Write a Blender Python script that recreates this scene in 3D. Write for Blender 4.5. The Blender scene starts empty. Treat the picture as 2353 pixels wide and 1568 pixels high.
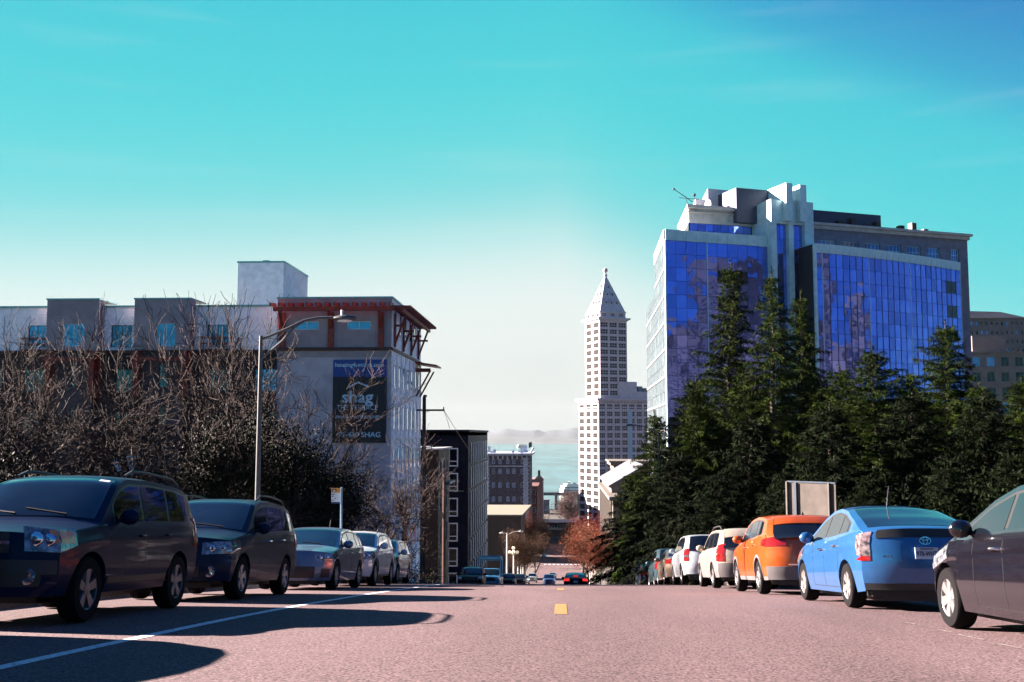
import bpy, bmesh, math, random
import numpy as np
from mathutils import Vector, Matrix

random.seed(7)
SC = bpy.context.scene
COL = SC.collection

# ------------------------------------------------------------------ camera, sky, sun, exposure
FV = 2364.0                       # focal length in units of a 2353-wide picture
YAW = math.atan(110.5 * math.cos(math.atan(213 / FV)) / FV)
PITCH = math.atan(213 / FV)
cam_d = bpy.data.cameras.new('camera')
cam_d.sensor_width = 36.0
cam_d.lens = 36.0 * FV / 2353.0
cam_d.clip_start = 0.2
cam_d.clip_end = 60000.0
cam = bpy.data.objects.new('camera', cam_d)
COL.objects.link(cam)
cam.location = (0, 0, 0)
cam.rotation_euler = (math.pi / 2 + PITCH, 0, YAW)
SC.camera = cam

SUN_EL, SUN_AZ = math.radians(21.2), math.radians(16.0)   # azimuth: from -X turned towards +Y
sd = Vector((-math.cos(SUN_EL) * math.cos(SUN_AZ), math.cos(SUN_EL) * math.sin(SUN_AZ), math.sin(SUN_EL)))
sun_d = bpy.data.lights.new('sun', 'SUN')
sun_d.energy = 5.0
sun_d.angle = math.radians(0.5)
sun_d.color = (1.0, 0.80, 0.70)
sun = bpy.data.objects.new('sun', sun_d)
COL.objects.link(sun)
sun.rotation_euler = sd.to_track_quat('Z', 'Y').to_euler()
sun.location = (-60, 12, 60)

SC.view_settings.view_transform = 'Standard'
SC.view_settings.look = 'None'
SC.view_settings.gamma = 1.0
SC.view_settings.use_curve_mapping = False
EXPO = 3.3
SC.view_settings.exposure = EXPO

W = bpy.data.worlds.new('World')
SC.world = W
W.use_nodes = True
nt = W.node_tree
nt.nodes.clear()
N_ = nt.nodes.new
out = N_('ShaderNodeOutputWorld'); bg = N_('ShaderNodeBackground')
sky = N_('ShaderNodeTexSky'); sky.sky_type = 'NISHITA'; sky.sun_disc = False
sky.sun_elevation = SUN_EL
sky.sun_rotation = math.atan2(sd.x, sd.y)
sky.air_density = 1.0; sky.dust_density = 0.6; sky.ozone_density = 2.0
tc = N_('ShaderNodeTexCoord'); sep = N_('ShaderNodeSeparateXYZ')
nt.links.new(tc.outputs['Generated'], sep.inputs[0])
def term(sock, mode, k, acc):          # acc + k * max(0, v) or acc + k * min(0, v)
    m1 = N_('ShaderNodeMath'); m1.operation = mode; m1.inputs[1].default_value = 0.0
    m2 = N_('ShaderNodeMath'); m2.operation = 'MULTIPLY_ADD'; m2.inputs[1].default_value = k
    nt.links.new(sock, m1.inputs[0]); nt.links.new(m1.outputs[0], m2.inputs[0]); nt.links.new(acc, m2.inputs[2])
    return m2.outputs[0]
# the sky deepens away from the low sun, which stands beyond the left edge of the view
tt = term(sep.outputs['X'], 'MAXIMUM', 0.40, sep.outputs['Z'])
tt = term(sep.outputs['X'], 'MINIMUM', -0.08, tt)
tt = term(sep.outputs['Y'], 'MINIMUM', -0.25, tt)
# thin high cloud streaks
mp = N_('ShaderNodeMapping'); mp.inputs['Scale'].default_value = (2.2, 2.2, 26.0)
nt.links.new(tc.outputs['Generated'], mp.inputs[0])
nz = N_('ShaderNodeTexNoise'); nz.inputs['Scale'].default_value = 1.6; nz.inputs['Detail'].default_value = 5
nt.links.new(mp.outputs[0], nz.inputs['Vector'])
cr = N_('ShaderNodeValToRGB'); cr.color_ramp.elements[0].position = 0.56; cr.color_ramp.elements[1].position = 0.80
cr.color_ramp.elements[1].color = (0.10, 0.10, 0.10, 1)
nt.links.new(nz.outputs[0], cr.inputs[0])
# the photograph's air: whitish towards the sun and the horizon, cyan above, deep blue overhead
ramp = N_('ShaderNodeValToRGB')
rp = ramp.color_ramp; rp.interpolation = 'B_SPLINE'
stops = [(0.0, (.60, .65, .65)), (.075, (.76, .80, .78)), (.13, (.80, .86, .83)), (.177, (.60, .82, .80)), (.225, (.24, .70, .72)), (.27, (.125, .69, .71)),
         (.33, (.065, .64, .69)), (.41, (.048, .60, .68)), (.45, (.030, .40, .64)), (.52, (.014, .22, .56)), (.70, (.009, .13, .46)), (1.0, (.007, .08, .36))]
while len(rp.elements) < len(stops):
    rp.elements.new(0.5)
for e, (p, c) in zip(rp.elements, stops):
    e.position = p; e.color = c + (1,)
nt.links.new(tt, ramp.inputs[0])
mixc = N_('ShaderNodeMixRGB'); mixc.inputs[2].default_value = (.84, .88, .87, 1)
nt.links.new(cr.outputs[0], mixc.inputs[0]); nt.links.new(ramp.outputs[0], mixc.inputs[1])
SKY_S = 0.12
gain = N_('ShaderNodeVectorMath'); gain.operation = 'SCALE'; gain.inputs['Scale'].default_value = 1.0 / (2 ** EXPO * SKY_S)
nt.links.new(mixc.outputs[0], gain.inputs[0])
mix2 = N_('ShaderNodeMixRGB'); mix2.inputs[0].default_value = 0.993
nt.links.new(sky.outputs[0], mix2.inputs[1]); nt.links.new(gain.outputs[0], mix2.inputs[2])
bg.inputs['Strength'].default_value = SKY_S
nt.links.new(mix2.outputs[0], bg.inputs[0]); nt.links.new(bg.outputs[0], out.inputs[0])
SC.cycles.max_bounces = 5
SC.cycles.diffuse_bounces = 2
SC.cycles.glossy_bounces = 3
SC.cycles.volume_bounces = 0
SC.cycles.use_adaptive_sampling = True

_c, _s = math.cos(YAW), math.sin(YAW)
CR = Vector((_c, _s, 0)); CF = Vector((-_s * math.cos(PITCH), _c * math.cos(PITCH), math.sin(PITCH)))
CU = CR.cross(CF)
def P(x, y, Y):
    """the place at distance Y along the street that is seen at (x, y) of the 2353 x 1568 picture"""
    d = CF + CR * ((x - 1176.5) / FV) - CU * ((y - 784) / FV)
    return d * (Y / d.y)

# ------------------------------------------------------------------ the hill's profile
_pr = [(-60, 2.0), (-20, -.3), (0, -1.15), (5, -1.45), (11.36, -2.10), (15.2, -2.54), (18, -2.88), (21.9, -3.39), (24.7, -3.76), (28.5, -4.26),
       (30.8, -4.56), (36, -5.27), (40, -5.86), (45, -6.68), (55, -8.35), (78, -12.0), (110, -16.7), (150, -22.3), (195, -28.3),
       (258, -36.4), (310, -41.6), (380, -47.2), (450, -51.6), (500, -54.0), (700, -66.0), (900, -74), (1060, -77.5), (1120, -86), (14000, -86)]
_py = np.arange(-60, 1300, 1.0)
_pz = np.interp(_py, [a for a, b in _pr], [b * (.977 if 0 < a < 1100 else 1) for a, b in _pr])
_k = np.exp(-(np.arange(-6, 7) / 2.5) ** 2); _k /= _k.sum()
_pz = np.convolve(np.pad(_pz, 6, mode='edge'), _k, mode='valid')
def gz(y):
    return float(np.interp(y, _py, _pz))
def slope(y):
    return (gz(y + .8) - gz(y - .8)) / 1.6

# ------------------------------------------------------------------ materials
_mats = {}
KEEP = ('taupe_panel', 'mauve_render', 'violet_grey_stone', 'plate_face', 'clear_lens', 'rust_red_steel', 'blue_grey_stone', 'blue_banner', 'sea_water')
def mat(name, col, rough=.6, metal=0.0, var=.12, scale=4.0, bump=0.0, coat=0.0, col2=None, rnd=0.0, spec=.5, detail=4, coord='Object', stretch=None, emis=None, sheen=0):
    if name in _mats: return _mats[name]
    m = bpy.data.materials.new(name); m.use_nodes = True
    t = m.node_tree; b = t.nodes['Principled BSDF']
    b.inputs['Roughness'].default_value = rough; b.inputs['Metallic'].default_value = metal
    b.inputs['Specular IOR Level'].default_value = spec
    if coat: b.inputs['Coat Weight'].default_value = coat; b.inputs['Coat Roughness'].default_value = .04
    c = t.nodes.new('ShaderNodeTexCoord'); n = t.nodes.new('ShaderNodeTexNoise')
    n.inputs['Scale'].default_value = scale; n.inputs['Detail'].default_value = detail
    src = c.outputs[coord]
    if stretch:
        mp = t.nodes.new('ShaderNodeMapping'); mp.inputs['Scale'].default_value = stretch
        t.links.new(src, mp.inputs[0]); src = mp.outputs[0]
    t.links.new(src, n.inputs['Vector'])
    mx = t.nodes.new('ShaderNodeMixRGB')
    if max(col) < .45 and metal < .3 and not emis and name not in KEEP:      # sunlit exposure: keep dull things dull
        col = tuple(v * .49 for v in col); col2 = tuple(v * .49 for v in col2) if col2 else None
    c2 = col2 if col2 else tuple(v * (1 - var * 1.6) for v in col)
    c1 = col if col2 else tuple(min(1, v * (1 + var)) for v in col)
    mx.inputs[1].default_value = tuple(c1) + (1,); mx.inputs[2].default_value = tuple(c2) + (1,)
    r = t.nodes.new('ShaderNodeMapRange'); r.inputs[1].default_value = .35; r.inputs[2].default_value = .65
    t.links.new(n.outputs[0], r.inputs[0]); t.links.new(r.outputs[0], mx.inputs[0])
    last = mx.outputs[0]
    if rnd:
        oi = t.nodes.new('ShaderNodeObjectInfo'); hv = t.nodes.new('ShaderNodeHueSaturation')
        rr = t.nodes.new('ShaderNodeMapRange'); rr.inputs[3].default_value = 1 - rnd; rr.inputs[4].default_value = 1 + rnd
        t.links.new(oi.outputs['Random'], rr.inputs[0]); t.links.new(rr.outputs[0], hv.inputs['Value'])
        t.links.new(last, hv.inputs['Color']); last = hv.outputs[0]
    t.links.new(last, b.inputs['Base Color'])
    if bump:
        bp = t.nodes.new('ShaderNodeBump'); bp.inputs['Strength'].default_value = bump; bp.inputs['Distance'].default_value = .02
        t.links.new(n.outputs[0], bp.inputs['Height']); t.links.new(bp.outputs[0], b.inputs['Normal'])
    if emis:
        b.inputs['Emission Color'].default_value = tuple(emis[0]) + (1,); b.inputs['Emission Strength'].default_value = emis[1]
    _mats[name] = m
    return m

def paint(name, col, metal=None, rough=.34):
    if max(col) >= .45: col = tuple(v * .68 for v in col)
    if metal is None: metal = .08 if max(col) < .08 else .3
    m = mat(name, col, rough=rough, metal=metal, var=.05, scale=9, coat=.10 if max(col) < .08 else .8, spec=.05 if max(col) < .08 else .5)
    return m

def road_mat(name, c1, c2, c3):
    m = bpy.data.materials.new(name); m.use_nodes = True
    t = m.node_tree; b = t.nodes['Principled BSDF']; b.inputs['Roughness'].default_value = .95
    b.inputs['Specular IOR Level'].default_value = .15
    c = t.nodes.new('ShaderNodeTexCoord')
    v = t.nodes.new('ShaderNodeTexNoise'); v.inputs['Scale'].default_value = 42; v.inputs['Detail'].default_value = 3; v.inputs['Roughness'].default_value = .75
    t.links.new(c.outputs['Object'], v.inputs['Vector'])
    r = t.nodes.new('ShaderNodeValToRGB'); e = r.color_ramp.elements
    e[0].position = .36; e[0].color = c2 + (1,); e[1].position = .62; e[1].color = c3 + (1,)
    k = e.new(.48); k.color = c1 + (1,)
    t.links.new(v.outputs[0], r.inputs[0])
    big = t.nodes.new('ShaderNodeTexNoise'); big.inputs['Scale'].default_value = .35; big.inputs['Detail'].default_value = 6
    mp = t.nodes.new('ShaderNodeMapping'); mp.inputs['Scale'].default_value = (1.6, .35, 1)
    t.links.new(c.outputs['Object'], mp.inputs[0]); t.links.new(mp.outputs[0], big.inputs['Vector'])
    mr = t.nodes.new('ShaderNodeMapRange'); mr.inputs[1].default_value = .3; mr.inputs[2].default_value = .7
    mr.inputs[3].default_value = .80; mr.inputs[4].default_value = 1.14
    t.links.new(big.outputs[0], mr.inputs[0])
    mu = t.nodes.new('ShaderNodeVectorMath'); mu.operation = 'SCALE'
    t.links.new(r.outputs[0], mu.inputs[0]); t.links.new(mr.outputs[0], mu.inputs['Scale'])
    t.links.new(mu.outputs[0], b.inputs['Base Color'])
    bp = t.nodes.new('ShaderNodeBump'); bp.inputs['Strength'].default_value = .8; bp.inputs['Distance'].default_value = .006
    t.links.new(v.outputs[0], bp.inputs['Height']); t.links.new(bp.outputs[0], b.inputs['Normal'])
    return m

def wave_glass(name, col, rough=.04, metal=.85, wob=.25, sc=.45, rnd=.25):
    m = bpy.data.materials.new(name); m.use_nodes = True
    t = m.node_tree; b = t.nodes['Principled BSDF']
    b.inputs['Roughness'].default_value = rough; b.inputs['Metallic'].default_value = metal
    c = t.nodes.new('ShaderNodeTexCoord'); n = t.nodes.new('ShaderNodeTexNoise'); n.inputs['Scale'].default_value = sc; n.inputs['Detail'].default_value = 1
    oi = t.nodes.new('ShaderNodeObjectInfo')
    ad = t.nodes.new('ShaderNodeVectorMath'); ad.operation = 'ADD'
    t.links.new(c.outputs['Object'], ad.inputs[0])
    sc_ = t.nodes.new('ShaderNodeVectorMath'); sc_.operation = 'SCALE'; sc_.inputs['Scale'].default_value = 1.0
    t.links.new(oi.outputs['Location'], sc_.inputs[0]); t.links.new(sc_.outputs[0], ad.inputs[1])
    t.links.new(ad.outputs[0], n.inputs['Vector'])
    bp = t.nodes.new('ShaderNodeBump'); bp.inputs['Strength'].default_value = wob; bp.inputs['Distance'].default_value = .1
    t.links.new(n.outputs[0], bp.inputs['Height']); t.links.new(bp.outputs[0], b.inputs['Normal'])
    hv = t.nodes.new('ShaderNodeHueSaturation'); hv.inputs['Color'].default_value = col + (1,)
    rr = t.nodes.new('ShaderNodeMapRange'); rr.inputs[3].default_value = 1 - rnd; rr.inputs[4].default_value = 1 + rnd
    t.links.new(oi.outputs['Random'], rr.inputs[0]); t.links.new(rr.outputs[0], hv.inputs['Value'])
    t.links.new(hv.outputs[0], b.inputs['Base Color'])
    return m

# ------------------------------------------------------------------ object helpers
def wloc(o):
    v = Vector((0, 0, 0))
    while o is not None:
        v += o.location; o = o.parent
    return v
def link(name, mesh, parent=None, loc=(0, 0, 0), rot=(0, 0, 0)):
    o = bpy.data.objects.new(name, mesh); COL.objects.link(o)
    if parent is not None: o.parent = parent
    o.location = loc; o.rotation_euler = rot
    return o
def tag(o, label=None, cat=None, group=None, kind=None):
    if label: o['label'] = label
    if cat: o['category'] = cat
    if group: o['group'] = group
    if kind: o['kind'] = kind
    return o
def thing(name, label, cat, loc=(0, 0, 0), rot=(0, 0, 0), group=None):
    o = link(name, None, None, loc, rot); o.empty_display_size = .3
    return tag(o, label, cat, group)
def copy_tree(o, parent=None):
    c = o.copy(); COL.objects.link(c); c.parent = parent
    for ch in o.children: copy_tree(ch, c)
    return c

class MB:
    def __init__(s): s.v = []; s.f = []
    def add(s, vs, fs):
        b = len(s.v); s.v.extend([tuple(v) for v in vs]); s.f.extend([tuple(b + i for i in f) for f in fs]); return s
    def box(s, x0, x1, y0, y1, z0, z1):
        v = [(x, y, z) for z in (z0, z1) for y in (y0, y1) for x in (x0, x1)]
        return s.add(v, [(0, 2, 3, 1), (4, 5, 7, 6), (0, 1, 5, 4), (2, 6, 7, 3), (0, 4, 6, 2), (1, 3, 7, 5)])
    def obox(s, o, a, b, c):
        o, a, b, c = Vector(o), Vector(a), Vector(b), Vector(c)
        v = [o + a * i + b * j + c * k for k in (0, 1) for j in (0, 1) for i in (0, 1)]
        return s.add(v, [(0, 2, 3, 1), (4, 5, 7, 6), (0, 1, 5, 4), (2, 6, 7, 3), (0, 4, 6, 2), (1, 3, 7, 5)])
    def prism(s, poly, z0, z1):
        n = len(poly)
        v = [(p[0], p[1], z0) for p in poly] + [(p[0], p[1], z1) for p in poly]
        return s.add(v, [tuple(range(n))[::-1], tuple(range(n, 2 * n))] + [(i, (i + 1) % n, n + (i + 1) % n, n + i) for i in range(n)])
    def tube(s, pts, rad, n=6, cap=True):
        pts = [Vector(p) for p in pts]
        if not hasattr(rad, '__len__'): rad = [rad] * len(pts)
        rings = []; up = Vector((0, 0, 1)); prev = None
        for i, p in enumerate(pts):
            d = (pts[min(i + 1, len(pts) - 1)] - pts[max(i - 1, 0)]).normalized()
            if prev is None:
                a = d.cross(up)
                if a.length < .1: a = d.cross(Vector((1, 0, 0)))
                a.normalize()
            else:
                a = prev - d * prev.dot(d)
                if a.length < 1e-4: a = d.orthogonal()
                a.normalize()
            prev = a; b = d.cross(a)
            rings.append([p + (a * math.cos(2 * math.pi * k / n) + b * math.sin(2 * math.pi * k / n)) * rad[i] for k in range(n)])
        v = [q for r in rings for q in r]; f = []
        for i in range(len(pts) - 1):
            for k in range(n):
                f.append((i * n + k, i * n + (k + 1) % n, (i + 1) * n + (k + 1) % n, (i + 1) * n + k))
        if cap:
            f.append(tuple(range(n))[::-1]); f.append(tuple((len(pts) - 1) * n + k for k in range(n)))
        return s.add(v, f)
    def ball(s, c, r, n=8, sq=(1, 1, 1)):
        vs = []; fs = []; m = n // 2
        for i in range(m + 1):
            th = math.pi * i / m
            for k in range(n):
                ph = 2 * math.pi * k / n
                vs.append((c[0] + r * sq[0] * math.sin(th) * math.cos(ph), c[1] + r * sq[1] * math.sin(th) * math.sin(ph), c[2] + r * sq[2] * math.cos(th)))
        for i in range(m):
            for k in range(n):
                fs.append((i * n + k, (i + 1) * n + k, (i + 1) * n + (k + 1) % n, i * n + (k + 1) % n))
        return s.add(vs, fs)
    def lathe(s, prof, axis='x', c=(0, 0, 0), n=28):
        vs = []; fs = []; m = len(prof)
        for k in range(n):
            a = 2 * math.pi * k / n
            for (u, r) in prof:
                if axis == 'x': vs.append((c[0] + u, c[1] + r * math.cos(a), c[2] + r * math.sin(a)))
                else: vs.append((c[0] + r * math.cos(a), c[1] + r * math.sin(a), c[2] + u))
        for k in range(n):
            for i in range(m - 1):
                fs.append((k * m + i, k * m + i + 1, ((k + 1) % n) * m + i + 1, ((k + 1) % n) * m + i))
        return s.add(vs, fs)
    def mesh(s, name, m, smooth=False, off=None, ang=35):
        me = bpy.data.meshes.new(name)
        v = s.v if off is None else [(a - off[0], b - off[1], c - off[2]) for a, b, c in s.v]
        me.from_pydata(v, [], s.f)
        me.materials.append(m)
        if smooth:
            me.polygons.foreach_set('use_smooth', [True] * len(me.polygons))
            try: me.set_sharp_from_angle(angle=math.radians(ang))
            except Exception: pass
        me.update()
        return me
    def build(s, name, m, parent=None, smooth=False, local=False, ang=35):
        off = None if (local or parent is None) else wloc(parent)
        return link(name, s.mesh(name, m, smooth, off, ang), parent)
    def fixn(s):
        return s

def fix_normals(me):
    bm = bmesh.new(); bm.from_mesh(me); bmesh.ops.recalc_face_normals(bm, faces=bm.faces); bm.to_mesh(me); bm.free()

def text_mesh(txt, size, m, depth=.004, bold=False, align='CENTER', space=1.0, shear=0):
    c = bpy.data.curves.new('lettering', 'FONT'); c.body = txt; c.size = size; c.extrude = depth
    c.align_x = align; c.align_y = 'CENTER'; c.space_character = space; c.shear = shear; c.resolution_u = 2
    if bold: c.offset = size * .022
    o = bpy.data.objects.new('tmp', c)
    me = bpy.data.meshes.new_from_object(o)
    bpy.data.objects.remove(o); bpy.data.curves.remove(c)
    me.materials.clear(); me.materials.append(m)
    return me

# walls with real openings, windows with frame and pane
def UN(U):
    return Vector((U[0], U[1], 0)), Vector((U[1], -U[0], 0))
def wall(parent, O, U, w, h, openings, m, t=.25, name='wall', sub=None):
    O = Vector(O); u, n = UN(U); mb = MB()
    xs = sorted(set([0.0, w] + [round(a, 4) for o in openings for a in (o[0], o[2]) if 0 < a < w]))
    zs = sorted(set([0.0, h] + [round(a, 4) for o in openings for a in (o[1], o[3]) if 0 < a < h]))
    def q(x, z, d=0.0): return O + u * x + Vector((0, 0, z)) - n * d
    for i in range(len(xs) - 1):
        for j in range(len(zs) - 1):
            cx, cz = (xs[i] + xs[i + 1]) / 2, (zs[j] + zs[j + 1]) / 2
            if any(o[0] < cx < o[2] and o[1] < cz < o[3] for o in openings): continue
            mb.add([q(xs[i], zs[j]), q(xs[i + 1], zs[j]), q(xs[i + 1], zs[j + 1]), q(xs[i], zs[j + 1])], [(0, 1, 2, 3)])
    for (a, b, c, d) in openings:
        for (p1, p2) in (((a, b), (c, b)), ((c, b), (c, d)), ((c, d), (a, d)), ((a, d), (a, b))):
            mb.add([q(*p1), q(*p1, t), q(*p2, t), q(*p2)], [(0, 1, 2, 3)])
    return mb.build(name, m, parent)
_wc = {}
def win_mesh(w, h, st):
    key = (round(w, 2), round(h, 2), st['k'])
    if key in _wc: return _wc[key]
    fw, fd = st.get('fw', .07), st.get('fd', .06)
    f = MB(); f.box(-w / 2, w / 2, -fd / 2, fd / 2, 0, fw); f.box(-w / 2, w / 2, -fd / 2, fd / 2, h - fw, h)
    f.box(-w / 2, -w / 2 + fw, -fd / 2, fd / 2, fw, h - fw); f.box(w / 2 - fw, w / 2, -fd / 2, fd / 2, fw, h - fw)
    mw = st.get('mw', fw * .7)
    for x in st.get('mx', ()):
        X = -w / 2 + x * w; f.box(X - mw / 2, X + mw / 2, -fd / 2 + .01, fd / 2 - .01, fw, h - fw)
    for z in st.get('mz', ()):
        Z = z * h; f.box(-w / 2 + fw, w / 2 - fw, -fd / 2 + .014, fd / 2 - .014, Z - mw / 2, Z + mw / 2)
    p = MB(); p.box(-w / 2 + fw * .5, w / 2 - fw * .5, -.008, .008, fw * .5, h - fw * .5)
    _wc[key] = (f.mesh('window', st['fm']), p.mesh('pane', st['pm']))
    return _wc[key]
def windows(parent, O, U, openings, st, depth=.12, name='window', pane2=None):
    O = Vector(O); u, n = UN(U); a = math.atan2(U[1], U[0]); base = wloc(parent)
    for i, (x0, z0, x1, z1) in enumerate(openings):
        f, p = win_mesh(x1 - x0, z1 - z0, st)
        o = link(name, f, parent, O + u * ((x0 + x1) / 2) + Vector((0, 0, z0)) - n * depth - base, (0, 0, a))
        q = link('pane', p, o)
        if pane2 and (i * 7919 % 13) < pane2[1]:
            key = (p.name, pane2[0].name)
            if key not in _wc:
                c = p.copy(); c.materials.clear(); c.materials.append(pane2[0]); _wc[key] = c
            q.data = _wc[key]
def grid_open(w, z0, n, ww, floors, fh, wh, m0=None):
    """evenly spread openings: n per floor of width ww, height wh, first sill at z0"""
    pitch = w / n
    return [((i + .5) * pitch - ww / 2, z0 + k * fh, (i + .5) * pitch + ww / 2, z0 + k * fh + wh) for k in range(floors) for i in range(n)]

# ------------------------------------------------------------------ shared materials
M_white = mat('white_frame', (.75, .76, .78), .4)
M_dark = mat('dark_trim', (.02, .02, .025), .5)
M_black = mat('black_plastic', (.012, .012, .014), .45)
M_rubber = mat('tyre_rubber', (.012, .012, .014), .9, scale=30, spec=.08)
M_rim = mat('wheel_alloy', (.22, .22, .23), .32, .6)
M_rimd = mat('wheel_alloy_dark', (.09, .10, .12), .35, .6)
M_chrome = mat('chrome', (.7, .7, .72), .12, 1.0)
M_carglass = mat('car_glass', (.006, .010, .016), .03, 0.0, var=.02, coat=.4, spec=.6)
M_galv = mat('galvanised_steel', (.16, .175, .19), .5, .25, scale=12)
M_wood = mat('weathered_wood', (.06, .045, .035), .85, scale=6, stretch=(3, 3, .3), bump=.3)
M_bglass = mat('window_glass', (.03, .05, .08), .05, .3, var=.3, scale=1.2, rnd=.35, coat=1.0)
M_bglass_b = mat('window_glass_pale', (.11, .22, .42), .06, .6, var=.2, scale=1.0, rnd=.3)
M_dglass = mat('dark_window_glass', (.012, .016, .03), .08, .2, var=.3, scale=1.5, rnd=.3)
M_tglass = mat('tower_window_glass', (.03, .035, .06), .35, 0, var=.5, scale=.4, rnd=.6, spec=.25)
M_red_l = mat('red_lens', (.40, .012, .012), .15, coat=1.0)
M_orange_l = mat('amber_lens', (.55, .16, .02), .2, coat=1.0)
M_clear_l = mat('clear_lens', (.16, .18, .21), .10, .35, coat=1.0, var=.5, scale=14)
M_lampglass = mat('lamp_glass', (.7, .72, .7), .2)
HAZE = 0.00002
# ------------------------------------------------------------------ the setting: ground, road, pavements, water, hills
XL, XR = -7.35, 6.25
def side_h(x, y):
    if x < -10.4:
        k = min(1, (-10.4 - x) / 12.0)
        a = max(0.0, min(1.0, (y - 14) / 14.0)) * max(0.0, min(1.0, (66 - y) / 8.0)) if y < 66 else 0
        return 3.4 * k * a
    if x > 9.2:
        k = min(1, (x - 9.2) / 14.0)
        a = max(0.0, min(1.0, (y - 18) / 10.0)) * max(0.0, min(1.0, (120 - y) / 30.0)) if y < 120 else 0
        return 2.4 * k * a
    return 0
gx = sorted(set([-2500, -900, -400, -200, -120, -80, -60, -45, -36, -30, -26, -22, -18, -15, -12.5, -10.45, -10.3, 9.1, 9.25, 11, 13, 16, 19, 23, 28, 34, 45, 60, 80, 120, 200, 400, 900, 2500]))
gy = [-60, -40, -25, -12, -5] + list(range(0, 130, 3)) + list(range(130, 600, 12)) + list(range(600, 1130, 25)) + [1160, 1300, 3000, 14000]
mb = MB(); nx = len(gx)
for y in gy:
    for x in gx:
        mb.v.append((x, y, gz(y) - .25 + side_h(x, y) if not (-10.35 < x < 9.15) else gz(y) - .45))
mb.f = [(j * nx + i, j * nx + i + 1, (j + 1) * nx + i + 1, (j + 1) * nx + i) for j in range(len(gy) - 1) for i in range(nx - 1)]
tag(mb.build('ground', mat('hillside_soil', (.05, .045, .035), .95, scale=1.5, bump=.4)), kind='structure')

def strip(name, x0, x1, ya, yb, dz, m, step=1.0, thick=None, nxs=1):
    mb = MB(); ys = np.arange(ya, yb + 1e-6, step); n = nxs + 1
    for y in ys:
        for i in range(n):
            mb.v.append((x0 + (x1 - x0) * i / nxs, float(y), gz(float(y)) + dz))
    mb.f = [(j * n + i, j * n + i + 1, (j + 1) * n + i + 1, (j + 1) * n + i) for j in range(len(ys) - 1) for i in range(nxs)]
    if thick:
        for (x, flip) in ((x0, True), (x1, False)):
            b = len(mb.v)
            for y in ys:
                mb.v.append((x, float(y), gz(float(y)) + dz)); mb.v.append((x, float(y), gz(float(y)) + dz - thick))
            for j in range(len(ys) - 1):
                q = (b + 2 * j, b + 2 * j + 2, b + 2 * j + 3, b + 2 * j + 1)
                mb.f.append(q if flip else q[::-1])
    return mb.build(name, m)
M_road = road_mat('coarse_asphalt', (.074, .050, .055), (.018, .012, .015), (.162, .116, .123))
M_side = road_mat('pavement_concrete', (.10, .09, .085), (.07, .06, .055), (.14, .12, .11))
tag(strip('road', XL, XR, -14, 640, 0, M_road), kind='structure')
tag(strip('kerb', XL - .16, XL, -14, 640, .14, M_side, thick=.4), kind='structure')
tag(strip('kerb', XR, XR + .16, -14, 640, .14, M_side, thick=.4), kind='structure')
tag(strip('pavement', -10.4, XL - .16, -14, 640, .135, M_side, thick=.5), kind='structure')
tag(strip('pavement', XR + .16, 9.2, -14, 640, .135, M_side, thick=.5), kind='structure')
def worn(name, col, amount=.45):
    m = mat(name, col, .7, var=.2, scale=18)
    t = m.node_tree; b = t.nodes['Principled BSDF']
    c = t.nodes.new('ShaderNodeTexCoord'); n = t.nodes.new('ShaderNodeTexNoise'); n.inputs['Scale'].default_value = 16; n.inputs['Detail'].default_value = 6
    t.links.new(c.outputs['Object'], n.inputs['Vector'])
    r = t.nodes.new('ShaderNodeMapRange'); r.inputs[1].default_value = amount; r.inputs[2].default_value = amount + .12
    t.links.new(n.outputs[0], r.inputs[0])
    mx = t.nodes.new('ShaderNodeMixRGB'); mx.inputs[1].default_value = (.08, .057, .06, 1)
    src = b.inputs['Base Color'].links[0].from_socket
    t.links.new(r.outputs[0], mx.inputs[0]); t.links.new(src, mx.inputs[2]); t.links.new(mx.outputs[0], b.inputs['Base Color'])
    return m
M_wline = worn('white_road_paint', (.50, .50, .54), .30)
M_yline = worn('yellow_road_paint', (.40, .23, .025), .33)
M_mark = worn('faded_road_paint', (.4, .38, .38), .45)
def marking(name, pts, w, m, dz=.004):
    """a painted strip through (x, y) points that follows the road surface"""
    mb = MB(); dense = []
    for (a, b) in zip(pts[:-1], pts[1:]):
        k = max(1, int(math.hypot(b[0] - a[0], b[1] - a[1]) / .5))
        dense += [(a[0] + (b[0] - a[0]) * i / k, a[1] + (b[1] - a[1]) * i / k) for i in range(k)]
    dense.append(pts[-1])
    for (x, y) in dense:
        mb.v.append((x - w / 2, y, gz(y) + dz)); mb.v.append((x + w / 2, y, gz(y) + dz))
    mb.f = [(2 * i, 2 * i + 1, 2 * i + 3, 2 * i + 2) for i in range(len(dense) - 1)]
    o = mb.build(name, m); return tag(o, kind='structure')
marking('lane_line', [(-4.05, 5), (-3.85, 10), (-3.65, 17), (-3.75, 29), (-3.8, 60)], .13, M_wline)
for a in (13.2, 24.5, 34, 46, 58, 70, 90, 110, 130, 150):
    marking('centre_line', [(0, a), (0, a + 2.6)], .17, M_yline)
for k, (a, b) in enumerate([(10.0, 10.6), (10.75, 11.15), (11.3, 11.5), (11.9, 12.2), (9.2, 9.7), (8.4, 8.9), (7.4, 8.1)]):
    marking('parking_tick', [(3.95 + .02 * (k % 3), a), (3.93, b)], .035, M_mark)
for k in range(9):      # the zebra of short bars on the lit far stretch
    marking('crossing_bar', [(-5.2 + k * 1.45, 352), (-5.2 + k * 1.45, 355.5)], .8, M_wline, .03)
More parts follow.
